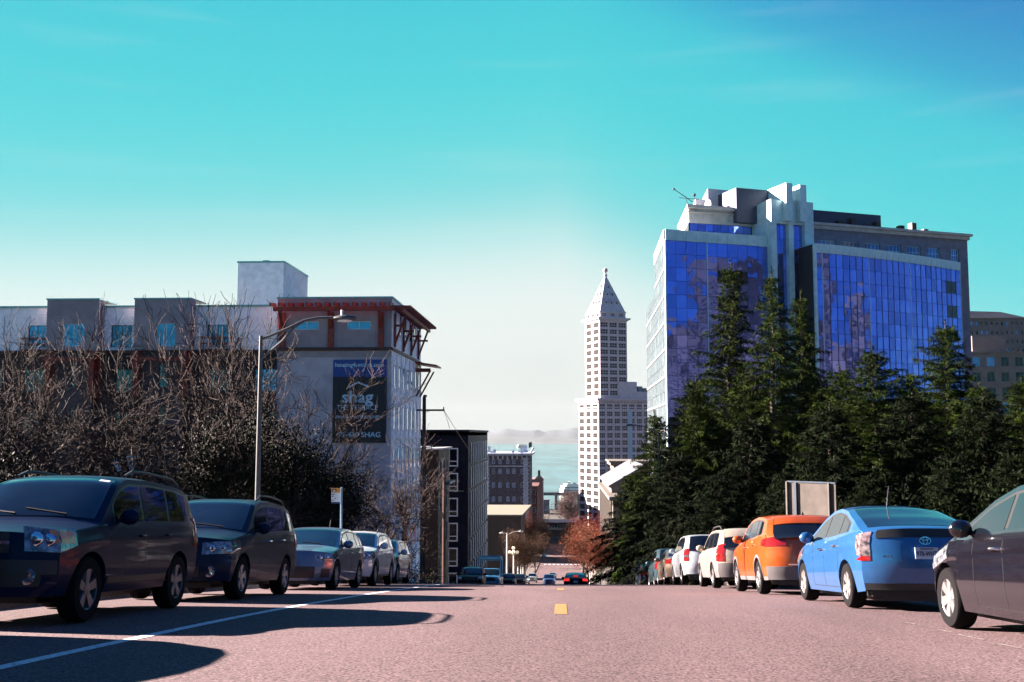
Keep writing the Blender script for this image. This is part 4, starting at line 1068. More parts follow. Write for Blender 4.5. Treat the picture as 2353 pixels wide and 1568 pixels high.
# ------------------------------------------------------------------ cars
class Car:
    def __init__(s, **k):
        s.__dict__.update(dict(L=4.5, W=.9, ef=.42, er=.22, pf=2.6, crown=.06, tumble=.36, sill=.24, R=.33, fw=.88, rw=3.55, zfb=.24, zrb=.30,
                               narrow_f=.10, narrow_r=.07, bulge_r=1.0, nose=.80), **k)
        s.top_ = s.__dict__['top']; s.belt_ = s.__dict__['belt']
        xs = np.linspace(0, s.L, 400)
        z = np.interp(xs, [a for a, b in s.top_], [b for a, b in s.top_])
        kk = np.exp(-(np.arange(-7, 8) / 3.2) ** 2); kk /= kk.sum()
        zz = np.convolve(np.pad(z, 7, mode='edge'), kk, mode='valid')
        s.tx, s.tz = xs, zz
        s.bx = [a for a, b in s.belt_]; s.bz = [b for a, b in s.belt_]
    def ztop(s, x): return float(np.interp(x, s.tx, s.tz))
    def zedge(s, x): return s.ztop(x) - s.crown
    def zbelt(s, x): return min(float(np.interp(x, s.bx, s.bz)), s.zedge(x) - .015)
    def w(s, x):
        f = max(0, (1.1 - x) / 1.1); r = max(0, (x - (s.L - 1.0)) / 1.0)
        return s.W * (1 - s.narrow_f * f ** 2.0 - s.narrow_r * r ** 2.0)
    def halfw(s, x, z):
        zb = s.zbelt(x); w = s.w(x)
        if z <= zb:
            k = (z - s.sill) / max(.1, zb - s.sill)
            cr = .012 * math.exp(-((k - .80) / .06) ** 2)
            return w * (1 - .055 * max(0, .42 - k) ** 1.6 * 4 - .030 * max(0, k - .45) ** 2 * 3.2) + cr
        base = w * (1 - .030 * .55 ** 2 * 3.2)
        return base - .018 - s.tumble * (z - zb) - .10 * max(0, z - zb - .25) ** 2
    def Y(s, x): return s.L / 2 - x
    def F_side(s, sg):
        return lambda x, z: Vector((sg * s.halfw(x, z), s.Y(x), z))
    def bf(s, x):
        k = max(0, 1 - (x - s.ef) / .9); return s.ef * s.nose * k ** 1.6 + .10 * math.exp(-((x - 1.3) / .5) ** 2)
    def br(s, x):
        k = max(0, 1 - ((s.L - s.er) - x) / .7); return s.er * k ** 1.6 * s.bulge_r
    def F_top(s, x, v):
        xe = x - s.bf(x) * (1 - abs(v) ** s.pf) + s.br(x) * (1 - abs(v) ** s.pf)
        hw = s.halfw(x, s.zedge(x))
        return Vector((v * hw, s.Y(xe), s.zedge(x) + s.crown * (1 - abs(v) ** 3)))
    def F_front(s, v, z):
        zt = s.zedge(s.ef); k = max(0, min(1, (z - s.zfb) / (zt - s.zfb)))
        b = s.ef * (s.nose + (1 - s.nose) * math.sin(math.pi * min(1, k * .9 + .1)) ** .8)
        b += (s.bf(s.ef) - s.ef * s.nose) * k
        hw = s.halfw(s.ef, z)
        return Vector((v * hw, s.Y(s.ef - b * (1 - abs(v) ** s.pf)), z + (s.crown * (1 - abs(v) ** 3)) * k ** 3))
    def F_rear(s, v, z):
        xr = s.L - s.er; zt = s.zedge(xr); k = max(0, min(1, (z - s.zrb) / (zt - s.zrb)))
        b = s.er * (s.bulge_r + .35 * math.sin(math.pi * min(1, max(0, (1 - k) * 1.05))) )
        b += (s.br(xr) - s.er * s.bulge_r) * k
        hw = s.halfw(xr, z)
        return Vector((v * hw, s.Y(xr + b * (1 - abs(v) ** s.pf)), z + (s.crown * (1 - abs(v) ** 3)) * k ** 3))
    def cols(s):
        x0, x1 = s.ef, s.L - s.er; xs = list(np.arange(x0, x1, .06)) + [x1]
        for c in (s.fw, s.rw):
            xs += [c + d for d in (-s.Ra, -s.Ra - .004, s.Ra, s.Ra + .004)]
            xs += [c + s.Ra * math.sin(t) for t in np.linspace(-1.5, 1.5, 15)]
        xs = sorted(set(round(x, 4) for x in xs if x0 <= x <= x1)); o = [xs[0]]
        for x in xs[1:]:
            if x - o[-1] > .0035: o.append(x)
        return o
    def zbot(s, x):
        for c in (s.fw, s.rw):
            if abs(x - c) <= s.Ra + 1e-6:
                return max(s.sill, s.R + math.sqrt(max(0, s.Ra ** 2 - (x - c) ** 2)) * .96)
        if x < s.fw: return s.sill + (s.zfb - s.sill) * (s.fw - x) / s.fw
        if x > s.rw: return s.sill + (s.zrb - s.sill) * (x - s.rw) / max(.1, s.L - s.rw)
        return s.sill
    def body(s):
        mb = MB(); xs = s.cols(); NR, NG, K = 13, 6, 16
        for sg in (1, -1):
            F = s.F_side(sg); b0 = len(mb.v); n = NR + NG + 1
            for x in xs:
                zb, zs, ze = s.zbot(x), s.zbelt(x), s.zedge(x)
                zb = min(zb, zs - .02)
                zz = [zb + (zs - zb) * i / NR for i in range(NR)] + [zs + (ze - zs) * i / NG for i in range(NG + 1)]
                mb.v += [tuple(F(x, z)) for z in zz]
            for j in range(len(xs) - 1):
                for i in range(n - 1):
                    a = b0 + j * n + i; q = (a, a + 1, a + n + 1, a + n)
                    mb.f.append(q if sg < 0 else q[::-1])
            b1 = len(mb.v)                      # rolled-in lower lip
            for x in xs:
                p = F(x, min(s.zbot(x), s.zbelt(x) - .02)); mb.v += [tuple(p), (p.x - sg * .16, p.y, p.z + .0)]
            for j in range(len(xs) - 1):
                a = b1 + 2 * j; q = (a, a + 2, a + 3, a + 1); mb.f.append(q if sg < 0 else q[::-1])
        vs = [-1 + 2 * i / K for i in range(K + 1)]
        vs = [math.copysign(abs(v) ** .75, v) for v in vs]
        b0 = len(mb.v)
        for x in xs: mb.v += [tuple(s.F_top(x, v)) for v in vs]
        for j in range(len(xs) - 1):
            for i in range(K): a = b0 + j * (K + 1) + i; mb.f.append((a, a + K + 1, a + K + 2, a + 1))
        for (F, z0, z1, fl) in ((s.F_front, s.zfb, s.zedge(s.ef), 0), (s.F_rear, s.zrb, s.zedge(s.L - s.er), 1)):
            b0 = len(mb.v); NZ = 14
            for k in range(NZ + 1): mb.v += [tuple(F(v, z0 + (z1 - z0) * k / NZ)) for v in vs]
            for k in range(NZ):
                for i in range(K):
                    a = b0 + k * (K + 1) + i; q = (a, a + 1, a + K + 2, a + K + 1); mb.f.append(q[::-1] if fl == 0 else q)
        return mb
    def patch(s, mb, F, a0, a1, na, b0, b1, nb, off):
        """a piece of skin lifted off the body, with a small rim"""
        g = lambda f, a: f(a) if callable(f) else f
        A = [a0 + (a1 - a0) * i / na for i in range(na + 1)]; P_ = []
        for a in A:
            lo, hi = g(b0, a), g(b1, a); hi = max(hi, lo + .002); row = []
            for j in range(nb + 1):
                b = lo + (hi - lo) * j / nb; e = .004
                p = F(a, b); n = (F(a + e, b) - F(a - e, b)).cross(F(a, b + e) - F(a, b - e))
                if n.length < 1e-12: n = Vector((0, 0, 1))
                n.normalize()
                c = Vector((p.x, p.y * .8, p.z - .55))
                if n.dot(c) < 0: n = -n
                row.append((p, n))
            P_.append(row)
        base = len(mb.v); nb1 = nb + 1
        for row in P_:
            for (p, n) in row: mb.v.append(tuple(p + n * off))
        for i in range(na):
            for j in range(nb):
                a = base + i * nb1 + j; mb.f.append((a, a + 1, a + nb1 + 1, a + nb1))
        rim = [(i, 0) for i in range(na + 1)] + [(na, j) for j in range(1, nb + 1)] + [(i, nb) for i in range(na - 1, -1, -1)] + [(0, j) for j in range(nb - 1, 0, -1)]
        rb = len(mb.v)
        for (i, j) in rim: p, n = P_[i][j]; mb.v.append(tuple(p + n * (-.012)))
        for k in range(len(rim)):
            i, j = rim[k]; i2, j2 = rim[(k + 1) % len(rim)]
            mb.f.append((base + i * nb1 + j, base + i2 * nb1 + j2, rb + (k + 1) % len(rim), rb + k))
        return mb

def wheel_meshes(R, w, spokes, rimm, key):
    k = ('wheel', R, spokes, key)
    if k in _wc: return _wc[k]
    t = MB().lathe([(-w / 2, R * .62), (-w / 2, R * .93), (-w / 2 + .025, R * .985), (-w * .2, R), (w * .2, R), (w / 2 - .025, R * .985), (w / 2, R * .93), (w / 2, R * .62)], 'x', n=40)
    me = t.mesh('wheel', M_rubber, True, ang=50)
    r = MB(); ri = R * .66
    r.lathe([(w * .30, R * .62), (w * .47, ri), (w * .50, ri * .97), (w * .44, ri * .90), (w * .05, ri * .86)], 'x', n=40)
    for i in range(spokes):
        a = 2 * math.pi * i / spokes + .3
        c, s_ = math.cos(a), math.sin(a); d = Vector((0, c, s_)); t_ = Vector((0, -s_, c))
        h0, h1 = .045, .075 if spokes < 7 else .05
        x1, x0 = w * .46, w * .36; xi = w * .40
        v = []
        for (rr, hh, xo) in ((.03, h0, xi), (ri * .93, h1, x1)):
            for (sx, st) in ((0, -1), (0, 1), (1, 1), (1, -1)):
                q = d * rr + t_ * hh * st * (.75 if sx else 1); v.append((xo - (.04 if not sx else 0), q.y, q.z))
        r.add(v, [(0, 1, 2, 3), (4, 7, 6, 5), (0, 4, 5, 1), (1, 5, 6, 2), (2, 6, 7, 3), (3, 7, 4, 0)])
    r.lathe([(w * .30, .075), (w * .43, .07), (w * .45, .03), (w * .45, 0)], 'x', n=16)
    mr = r.mesh('rim', rimm, True, ang=30)
    dk = MB().lathe([(w * .05, ri * .93), (w * .06, 0)], 'x', n=24).mesh('brake_disc', M_dark)
    _wc[k] = (me, mr, dk); return _wc[k]

def build_car(c, name, label, cat, body_m, group, rails=False, cladding=None, spokes=6, rimm=None, front=None, rear=None, antenna=None, pillars=None, spoiler=False, detail=2, plate=None, roofm=None, handles=True, glass=None, wind=None, rwin=None):
    t = thing(name, label, cat, group=group)
    B = lambda mb, n, m, par=None, smooth=True, ang=40: link(n, mb.mesh(n, m, smooth, None, ang), par or t)
    glass = glass or M_carglass
    c.Ra = c.R + .065
    B(c.body(), 'body', body_m, ang=38)
    mb = MB(); mb.box(-c.W + .2, c.W - .2, -c.L / 2 + .25, c.L / 2 - .45, c.sill - .02, .62)
    mb.box(-c.W + .34, c.W - .34, -c.L / 2 + .3, c.L / 2 - .4, c.sill - .08, c.sill); B(mb, 'underbody', M_black, smooth=False)
    # wheels
    me, mr, dk = wheel_meshes(c.R, .21, spokes, rimm or M_rim, (rimm or M_rim).name)
    for x in (c.fw, c.rw):
        for sg in (1, -1):
            o = link('wheel', me, t, (sg * (c.W - .12), c.Y(x), c.R), (0, 0, 0 if sg > 0 else math.pi))
            link('rim', mr, o)
            if detail > 1: link('brake_disc', dk, o)
    # windscreen and rear window on the top skin
    xw0, xw1 = wind; xr0, xr1 = rwin
    B(c.patch(MB(), c.F_top, xw0, xw1, 12, -.90, .90, 12, .006), 'windscreen', glass)
    B(c.patch(MB(), c.F_top, xr0, xr1, 12, -.86, .86, 12, .006), 'rear_window', glass)
    # side windows
    for sg in (1, -1):
        F = c.F_side(sg)
        lo = lambda x: c.zbelt(x) + .035
        hi = lambda x: c.zedge(x) - .055 - .03
        B(c.patch(MB(), F, pillars[0][0] - .06, pillars[-1][1] + .05, 30, lambda x: lo(x) - .02, lambda x: max(lo(x), hi(x) + .03), 4, .003), 'window_trim', M_black)
        for (a, b) in pillars:
            B(c.patch(MB(), F, a, b, 12, lo, lambda x: max(lo(x) + .01, hi(x)), 4, .008), 'side_window', glass)
        if detail > 1:
            mb = MB()
            seams = [pillars[0][0] + .18] + [(pillars[i][1] + pillars[i + 1][0]) / 2 for i in range(min(2, len(pillars) - 1))]
            for xx in seams: c.patch(mb, F, xx - .004, xx + .004, 1, c.sill + .08, c.zbelt(xx), 10, .0015)
            c.patch(mb, F, seams[0], seams[-1], 12, c.sill + .075, c.sill + .083, 1, .0015)
            B(mb, 'door_gap', M_black)
            if handles:
                for xx in seams[1:]:
                    z = c.zbelt(xx) - .13; w_ = c.halfw(xx - .15, z)
                    B(MB().tube([(sg * (w_ - .005), c.Y(xx - .24), z), (sg * (w_ + .03), c.Y(xx - .21), z), (sg * (w_ + .03), c.Y(xx - .08), z + .004), (sg * (w_ - .005), c.Y(xx - .05), z)], .014, 6), 'door_handle', handles if not isinstance(handles, bool) else body_m)
        # mirror
        xm = pillars[0][0] + .08; zm = c.zbelt(xm) + .10; wm = c.halfw(xm, zm)
        mb = MB(); mb.ball((sg * (wm + .14), c.Y(xm), zm), .12, 12, (1.0, .55, .78)); mb.tube([(sg * (wm - .05), c.Y(xm - .02), zm - .05), (sg * (wm + .12), c.Y(xm), zm - .03)], .03, 6)
        B(mb, 'wing_mirror', body_m if cladding is None else body_m)
        if cladding:
            zc = cladding[1]; mb = MB()
            ax = c.ef + .0
            def zlo(x): return min(c.zbot(x) - .001, c.zbelt(x) - .05)
            c.patch(mb, F, c.ef, c.L - c.er, 90, lambda x: zlo(x), lambda x: max(zlo(x) + .055, zc), 3, .010)
            B(mb, 'lower_cladding', cladding[0])
    if cladding:
        mb = MB(); c.patch(mb, c.F_rear, -1, 1, 16, c.zrb, cladding[2], 5, .012); B(mb, 'rear_bumper', cladding[0])
        mb = MB(); c.patch(mb, c.F_front, -1, 1, 16, c.zfb, cladding[2] - .08, 4, .012); B(mb, 'front_bumper', cladding[0])
    # front end
    if front:
        for sg in (1, -1):
            z0, z1, v0 = front['z0'], front['z1'], front['v0']; wr = front.get('wrap', .35)
            mb = MB(); sl = front.get('slant', 0)
            c.patch(mb, c.F_front, sg * v0, sg * .999, 8, lambda v: z0 + sl * (abs(v) - v0) * .6, lambda v: z1 + sl * (abs(v) - v0), 5, .007)
            c.patch(mb, c.F_side(sg), c.ef, c.ef + wr, 5, lambda x: z0 + sl * (1 - v0) * .6 + (x - c.ef) * .25, lambda x: z1 + sl * (1 - v0) + (x - c.ef) * front.get('rise', .05), 4, .007)
            h = B(mb, 'headlight', M_clear_l)
            mb = MB()
            for (vv, r_) in ((v0 + (1 - v0) * .35, (z1 - z0) * .34), (v0 + (1 - v0) * .72, (z1 - z0) * .30)):
                p = c.F_front(sg * vv, (z0 + z1) / 2 + sl * (vv - v0) * .8); mb.ball((p.x, p.y + .004, p.z), r_, 12, (1, .35, 1))
            B(mb, 'lamp_bulb', M_chrome, h)
            if front.get('amber'):
                mb = MB(); c.patch(mb, c.F_side(sg), c.ef + .02, c.ef + wr - .04, 5, z0 + .09, z1 - .01, 4, .012); c.patch(mb, c.F_front, sg * .93, sg * .999, 2, z0 + .09, z1 - .01, 4, .012); B(mb, 'indicator', M_orange_l, h)
            if front.get('fog'):
                p = c.F_front(sg * .72, front['fog']); o = B(MB().lathe([(0, .075), (.02, .085), (.03, .06), (.01, 0)], 'x', n=16), 'fog_lamp', M_clear_l)
                o.location = p + Vector((0, -.01, 0)); o.rotation_euler = (0, 0, math.pi / 2)
        for (v, za, zb, mt, nm) in front['grille']:
            mb = MB(); c.patch(mb, c.F_front, -v, v, 14, za, zb, 5, .006); B(mb, nm, mt)
        if front.get('chrome'):
            for (v, za, zb) in front['chrome']: mb = MB(); c.patch(mb, c.F_front, -v, v, 14, za, zb, 2, .014); B(mb, 'grille_bar', M_chrome)
    if rear:
        for sg in (1, -1):
            z0, z1, v0 = rear['z0'], rear['z1'], rear['v0']; tp = rear.get('taper', 0); rr = rear.get('red0', 0.0)
            segs = rear.get('segs', [(0, 1, M_red_l)])
            base = None
            for (ka, kb, mt) in segs:
                mb = MB(); za, zb = z0 + (z1 - z0) * ka, z0 + (z1 - z0) * kb
                c.patch(mb, c.F_rear, sg * v0, sg * .999, 6, (lambda v: za), (lambda v: zb), 4, .008)
                c.patch(mb, c.F_side(sg), c.L - c.er, c.L - c.er - rear.get('wrap', .22), 4, (lambda x: za + (c.L - c.er - x) * .1), (lambda x: zb - (c.L - c.er - x) * tp), 4, .008)
                B(mb, 'tail_light', mt)
        if detail > 1:
            mb = MB(); zr = rear.get('recess', (.7, .9)); c.patch(mb, c.F_rear, -.42, .42, 8, zr[0], zr[1], 3, .003); B(mb, 'plate_recess', M_black if rear.get('dark') else body_m)
            pz_ = (zr[0] + zr[1]) / 2; p = c.F_rear(0, pz_)
            pl = B(MB().box(-.155, .155, p.y - .022, p.y - .004, pz_ - .078, pz_ + .078), 'number_plate', mat('plate_face', (.35, .42, .5), .5), smooth=False)
            if plate:
                o = link('lettering', text_mesh(plate, .095, mat('plate_letters', (.02, .03, .12), .5), .002, True), pl, (0, p.y - .024, pz_ - .012), (math.pi / 2, 0, 0)); w_ = max(v.co.x for v in o.data.vertices) - min(v.co.x for v in o.data.vertices); o.scale = (.27 / w_, 1, 1)
                o2 = link('lettering', text_mesh('WASHINGTON', .026, _mats['plate_letters'], .002, True), pl, (0, p.y - .024, pz_ + .056), (math.pi / 2, 0, 0))
        for (v, za, zb, mt, nm) in rear.get('bands', []):
            mb = MB(); c.patch(mb, c.F_rear, -v, v, 14, za, zb, 3, .010); B(mb, nm, mt)
    if rails:
        for sg in (1, -1):
            pts = []
            for i in range(9):
                x = rails[0] + (rails[1] - rails[0]) * i / 8; pts.append((sg * (c.halfw(x, c.zedge(x)) * .93), c.Y(x), c.ztop(x) + (.055 if 0 < i < 8 else -.01)))
            B(MB().tube(pts, .018, 6), 'roof_rail', M_dark)
    if antenna == 'fin':
        p = c.F_top(xr0 - .25, 0); B(MB().add([(p.x - .03, p.y + .16, p.z - .01), (p.x + .03, p.y + .16, p.z - .01), (p.x + .03, p.y - .06, p.z - .01), (p.x - .03, p.y - .06, p.z - .01), (p.x, p.y - .05, p.z + .09), (p.x, p.y + .01, p.z + .06)], [(0, 1, 5), (1, 2, 4, 5), (2, 3, 4), (3, 0, 5, 4)]), 'antenna', M_black, smooth=False)
    elif antenna:
        p = c.F_top(xr0 - .12, 0); B(MB().tube([(p.x, p.y, p.z), (p.x, p.y - .16, p.z + .3)], .008, 5), 'antenna', M_black)
    if spoiler:
        x = xr0 - .05; a = c.F_top(x, -.8); b = c.F_top(x, .8)
        mb = MB(); c.patch(mb, c.F_top, x - .12, x + .16, 3, -.84, .84, 12, .022); B(mb, 'spoiler', body_m)
    # wipers
    mb = MB()
    for v0, v1 in ((-.55, .05), (.15, .68)):
        p, q = c.F_top(xw0 + .02, v0), c.F_top(xw0 + .10, v1); mb.tube([(p.x, p.y, p.z + .02), (q.x, q.y, q.z + .02)], .008, 4)
    if detail > 1: B(mb, 'wiper', M_black)
    return t
def park(t, x, y, face, dz=0):
    """set a car down at (x, y); face = +1 looking down the street, -1 up towards the viewer"""
    a = math.atan(slope(y)); f = Vector((0, math.cos(a), math.sin(a))) * face; up = Vector((0, -math.sin(a), math.cos(a)))
    r = f.cross(up); M = Matrix((r, f, up)).transposed()
    t.rotation_euler = M.to_euler(); t.location = (x, y, gz(y) + dz + .004)
    return t
GRP_L = 'cars parked facing uphill'; GRP_R = 'cars parked facing downhill'
suv_top = [(0, .78), (.25, .98), (.6, 1.05), (1.12, 1.12), (1.75, 1.60), (2.05, 1.695), (2.7, 1.72), (3.5, 1.70), (3.95, 1.66), (4.12, 1.58), (4.28, 1.12), (4.4, 1.04)]
def spec_box(**k):
    d = dict(L=4.43, W=.90, top=suv_top, belt=[(0, .95), (1.1, 1.06), (4.4, 1.14)], R=.35, fw=.90, rw=3.52, sill=.30, zfb=.30, zrb=.36, ef=.26, er=.14, crown=.05, tumble=.24, nose=.9, pf=3.2)
    d.update(k); return Car(**d)
grl = [(.50, .72, .90, M_black, 'grille'), (.85, .40, .56, M_black, 'lower_grille')]
c1 = build_car(spec_box(top=[(a, b * .975) for a, b in suv_top], belt=[(0, .93), (1.1, 1.03), (4.4, 1.11)]), 'parked_suv', 'nearest dark blue boxy SUV facing uphill with square headlights', 'car', paint('deep_blue_paint', (.006, .018, .06)), GRP_L,
    front=dict(z0=.74, z1=.97, v0=.66, wrap=.30, amber=True, fog=.50, grille=grl, chrome=[(.5, .80, .825)]), rear=dict(z0=.80, z1=1.2, v0=.82),
    pillars=[(1.55, 2.32), (2.40, 3.16), (3.24, 3.92)], wind=(1.18, 1.90), rwin=(4.02, 4.24), spokes=5, rimm=M_rimd, rails=(2.1, 3.9), handles=True)
park(c1, -5.1 - .9, 12.4, -1)
cc = spec_box(top=[(a, b * .975) for a, b in suv_top], belt=[(0, .93), (1.1, 1.03), (4.4, 1.11)]); cc.Ra = .415
mb = MB(); cc.patch(mb, cc.F_top, 1.80, 1.86, 2, -.84, -.68, 4, .012); link('windscreen_sticker', mb.mesh('windscreen_sticker', M_white, True), c1)
for sg in (1, -1):
    mb = MB(); cc.patch(mb, cc.F_side(sg), 1.33, 3.08, 20, .40, .47, 2, .012); link('side_moulding', mb.mesh('side_moulding', M_black, True), c1)
    mb = MB(); cc.patch(mb, cc.F_top, 1.20, 1.92, 12, sg * .905, sg * .93, 2, .012); link('pillar_trim', mb.mesh('pillar_trim', M_chrome, True), c1)
mb = MB(); cc.patch(mb, cc.F_front, -.98, .98, 16, .52, .66, 3, .02); link('bumper', mb.mesh('bumper', M_black, True), c1)
fo_top = [(0, .72), (.25, .93), (.6, 1.0), (1.15, 1.08), (1.95, 1.58), (2.3, 1.66), (3.0, 1.69), (3.7, 1.66), (4.15, 1.58), (4.42, 1.12), (4.56, 1.0)]
c2 = build_car(spec_box(L=4.56, top=fo_top, W=.89, belt=[(0, .9), (1.1, 1.01), (4.5, 1.14)], fw=.95, rw=3.565, R=.34, ef=.40, nose=.85, sill=.27), 'parked_suv', 'dark blue compact SUV with roof rails and wedge headlights parked second in line', 'car',
    paint('slate_blue_paint', (.012, .03, .07)), GRP_L, front=dict(z0=.68, z1=.84, v0=.58, wrap=.34, slant=.12, rise=.1, fog=.44, grille=[(.50, .66, .82, M_black, 'grille'), (.55, .36, .52, M_black, 'lower_grille')], chrome=[(.5, .66, .685), (.5, .73, .75)]),
    rear=dict(z0=.85, z1=1.15, v0=.78), pillars=[(1.65, 2.45), (2.53, 3.33), (3.41, 4.05)], wind=(1.22, 2.02), rwin=(4.2, 4.42), rails=(2.2, 4.0), spokes=5, handles=M_chrome)
park(c2, -5.05 - .9, 17.75, -1)
mz_top = [(0, .60), (.3, .80), (.7, .90), (1.15, .97), (2.05, 1.38), (2.5, 1.45), (3.0, 1.46), (3.6, 1.41), (3.95, 1.33), (4.3, 1.0), (4.46, .92)]
mz = dict(L=4.46, top=mz_top, W=.88, belt=[(0, .78), (1.1, .90), (4.4, 1.03)], fw=.90, rw=3.54, R=.32, ef=.50, er=.24, nose=.85, sill=.2, zfb=.2, zrb=.25, tumble=.38, pf=2.4)
c3 = build_car(spec_box(**mz), 'parked_hatchback', 'slate blue hatchback with a wide grinning grille parked third in line', 'car', paint('steel_blue_paint', (.07, .11, .18)), GRP_L,
    front=dict(z0=.60, z1=.74, v0=.60, wrap=.34, slant=.16, rise=.15, grille=[(.62, .26, .50, M_black, 'grille')]), rear=dict(z0=.8, z1=1.0, v0=.75), pillars=[(1.62, 2.42), (2.5, 3.25), (3.33, 3.8)],
    wind=(1.22, 2.12), rwin=(3.85, 4.25), spokes=7, antenna='rod')
for sg in (1, -1):
    cc = spec_box(**mz); cc.Ra = .385; mb = MB(); cc.patch(mb, cc.F_front, sg * .76, sg * .94, 4, .27, .46, 4, .006); link('fog_recess', mb.mesh('fog_recess', M_black, True), c3)
park(c3, -5.05 - .88, 24.75, -1)
ni_top = [(0, .66), (.3, .88), (.7, .98), (1.15, 1.05), (1.95, 1.45), (2.4, 1.53), (3.0, 1.54), (3.6, 1.49), (4.0, 1.38), (4.22, 1.05), (4.35, .96)]
ni = dict(L=4.35, top=ni_top, W=.90, belt=[(0, .85), (1.1, .97), (4.3, 1.08)], fw=.88, rw=3.58, R=.335, ef=.40, er=.2, nose=.85, sill=.26, zfb=.24, tumble=.32)
M_wp = paint('white_paint', (.62, .68, .74), metal=0)
c4 = build_car(spec_box(**ni), 'parked_crossover', 'white crossover with dark angular headlights parked fourth in line', 'car', M_wp, GRP_L, cladding=(M_black, .30, .34),
    front=dict(z0=.68, z1=.88, v0=.62, wrap=.3, slant=.10, grille=[(.50, .70, .80, M_black, 'grille'), (.6, .30, .5, M_black, 'lower_grille')]), rear=dict(z0=.8, z1=1.05, v0=.75), pillars=[(1.6, 2.4), (2.48, 3.25), (3.33, 3.85)],
    wind=(1.22, 2.05), rwin=(3.95, 4.2), spokes=10, rimm=M_rim, rails=(2.1, 3.7))
park(c4, -5.05 - .9, 29.7, -1)
c5 = build_car(spec_box(**dict(mz, L=4.2, rw=3.4, top=[(a * .945, b + .03) for a, b in mz_top])), 'parked_hatchback', 'small silver blue hatchback last in line before the crest', 'car', paint('silver_blue_paint', (.32, .42, .52)), GRP_L,
    front=dict(z0=.60, z1=.76, v0=.6, wrap=.3, slant=.14, grille=[(.5, .3, .5, M_black, 'grille')]), rear=dict(z0=.8, z1=1.0, v0=.75), pillars=[(1.52, 2.25), (2.33, 3.05), (3.13, 3.55)],
    wind=(1.16, 2.0), rwin=(3.65, 4.0), spokes=7)
park(c5, -5.3 - .88, 35.1, -1)
c0 = copy_tree(c3); c0['label'] = 'blue hatchback outside the frame whose long shadow crosses the lane line'; park(c0, -5.62 - .88, 7.6, -1)
# --- right hand row, seen from behind
pr_top = [(0, .56), (.25, .74), (.6, .86), (1.0, .96), (1.9, 1.36), (2.35, 1.47), (2.75, 1.49), (3.2, 1.44), (3.8, 1.27), (4.15, 1.135), (4.26, 1.10), (4.31, .99), (4.45, .95)]
prd = dict(L=4.45, top=pr_top, W=.8625, belt=[(0, .74), (1.0, .90), (2.8, .98), (4.4, 1.08)], fw=.88, rw=3.58, R=.315, ef=.50, er=.19, nose=.85, sill=.2, zfb=.18, zrb=.27, tumble=.42, pf=2.4, crown=.05, narrow_r=.10)
M_pearl = mat('pearl_lens', (.20, .15, .16), .1, .3, coat=1.0, var=.5, scale=16)
def prius(label, pm_, plate, name):
    return build_car(spec_box(**prd), name, label, 'car', pm_, GRP_R,
        front=dict(z0=.58, z1=.74, v0=.62, wrap=.5, slant=.1, rise=.25, grille=[(.5, .28, .42, M_black, 'grille')]),
        rear=dict(z0=.66, z1=1.04, v0=.87, wrap=.16, taper=.25, segs=[(.17, 1, M_pearl), (0, .16, M_red_l)], recess=(.66, .87), bands=[(.78, .945, 1.05, M_black, 'glass_strip'), (.99, .27, .36, M_black, 'lower_bumper')]),
        pillars=[(1.50, 2.35), (2.43, 3.18), (3.24, 3.62)], wind=(1.06, 2.1), rwin=(3.05, 4.12), spokes=6, plate=plate, antenna='rod', handles=M_chrome)
cR2 = prius('bright blue hatchback sedan with pearl tail lamps and a readable number plate', paint('azure_paint', (.015, .085, .235), .4), '970-WHT', 'parked_hatchback')
cc = spec_box(**prd)
p = cc.F_rear(0, .905)
mb = MB(); mb.lathe([(0, .001), (.0, .001)], 'x'); mb = MB()
for (rx, rz, r) in ((.075, .05, .007), (.03, .048, .006), (.055, .018, .006)):
    mb.tube([(rx * math.cos(a), p.y - .012, p.z + (0 if rz != .018 else .025) + rz * math.sin(a)) for a in np.linspace(0, 2 * math.pi, 25)], r, 5, cap=False)
link('emblem', mb.mesh('emblem', M_chrome, True), cR2)
link('lettering', text_mesh('PRIUS', .055, M_chrome, .003, True), cR2, (-.50, cc.F_rear(-.55, .72).y - .012, .715), (math.pi / 2, 0, 0))
park(cR2, 4.1 + .8625, 16.6, 1)
cR1 = prius('dark plum black hatchback sedan nearest the viewer cut off by the frame', mat('plum_black_paint', (.006, .005, .010), .22, .1, var=.05, scale=9, coat=1.0), None, 'parked_hatchback')
park(cR1, 4.1 + .8625, 10.0, 1)
eq_top = [(0, .72), (.3, .95), (.7, 1.03), (1.2, 1.10), (2.0, 1.54), (2.45, 1.63), (3.1, 1.66), (3.8, 1.62), (4.2, 1.55), (4.45, 1.17), (4.65, 1.05)]
M_clad = mat('grey_cladding', (.16, .15, .16), .6, bump=.0)
cR3 = build_car(spec_box(L=4.65, top=eq_top, W=.92, belt=[(0, .9), (1.2, 1.03), (4.6, 1.20)], fw=.95, rw=3.67, R=.35, ef=.42, er=.22, nose=.85, sill=.28, zrb=.30, tumble=.30, crown=.06), 'parked_crossover', 'bright orange crossover with grey bumper and fin antenna', 'car',
    paint('burnt_orange_paint', (.50, .085, .004), .3), GRP_R, cladding=(M_clad, .36, .56), front=dict(z0=.7, z1=.85, v0=.6, wrap=.3, slant=.1, grille=[(.5, .5, .8, M_black, 'grille')]),
    rear=dict(z0=.95, z1=1.12, v0=.58, wrap=.32, taper=.1, segs=[(0, 1, M_red_l)], recess=(.66, .88), bands=[(.55, .585, .61, M_chrome, 'bumper_trim')]), pillars=[(1.72, 2.5), (2.58, 3.35), (3.43, 3.95)], wind=(1.28, 2.1), rwin=(4.18, 4.5),
    spokes=5, antenna='fin', spoiler=True)
park(cR3, 4.1 + .92, 23.3, 1)
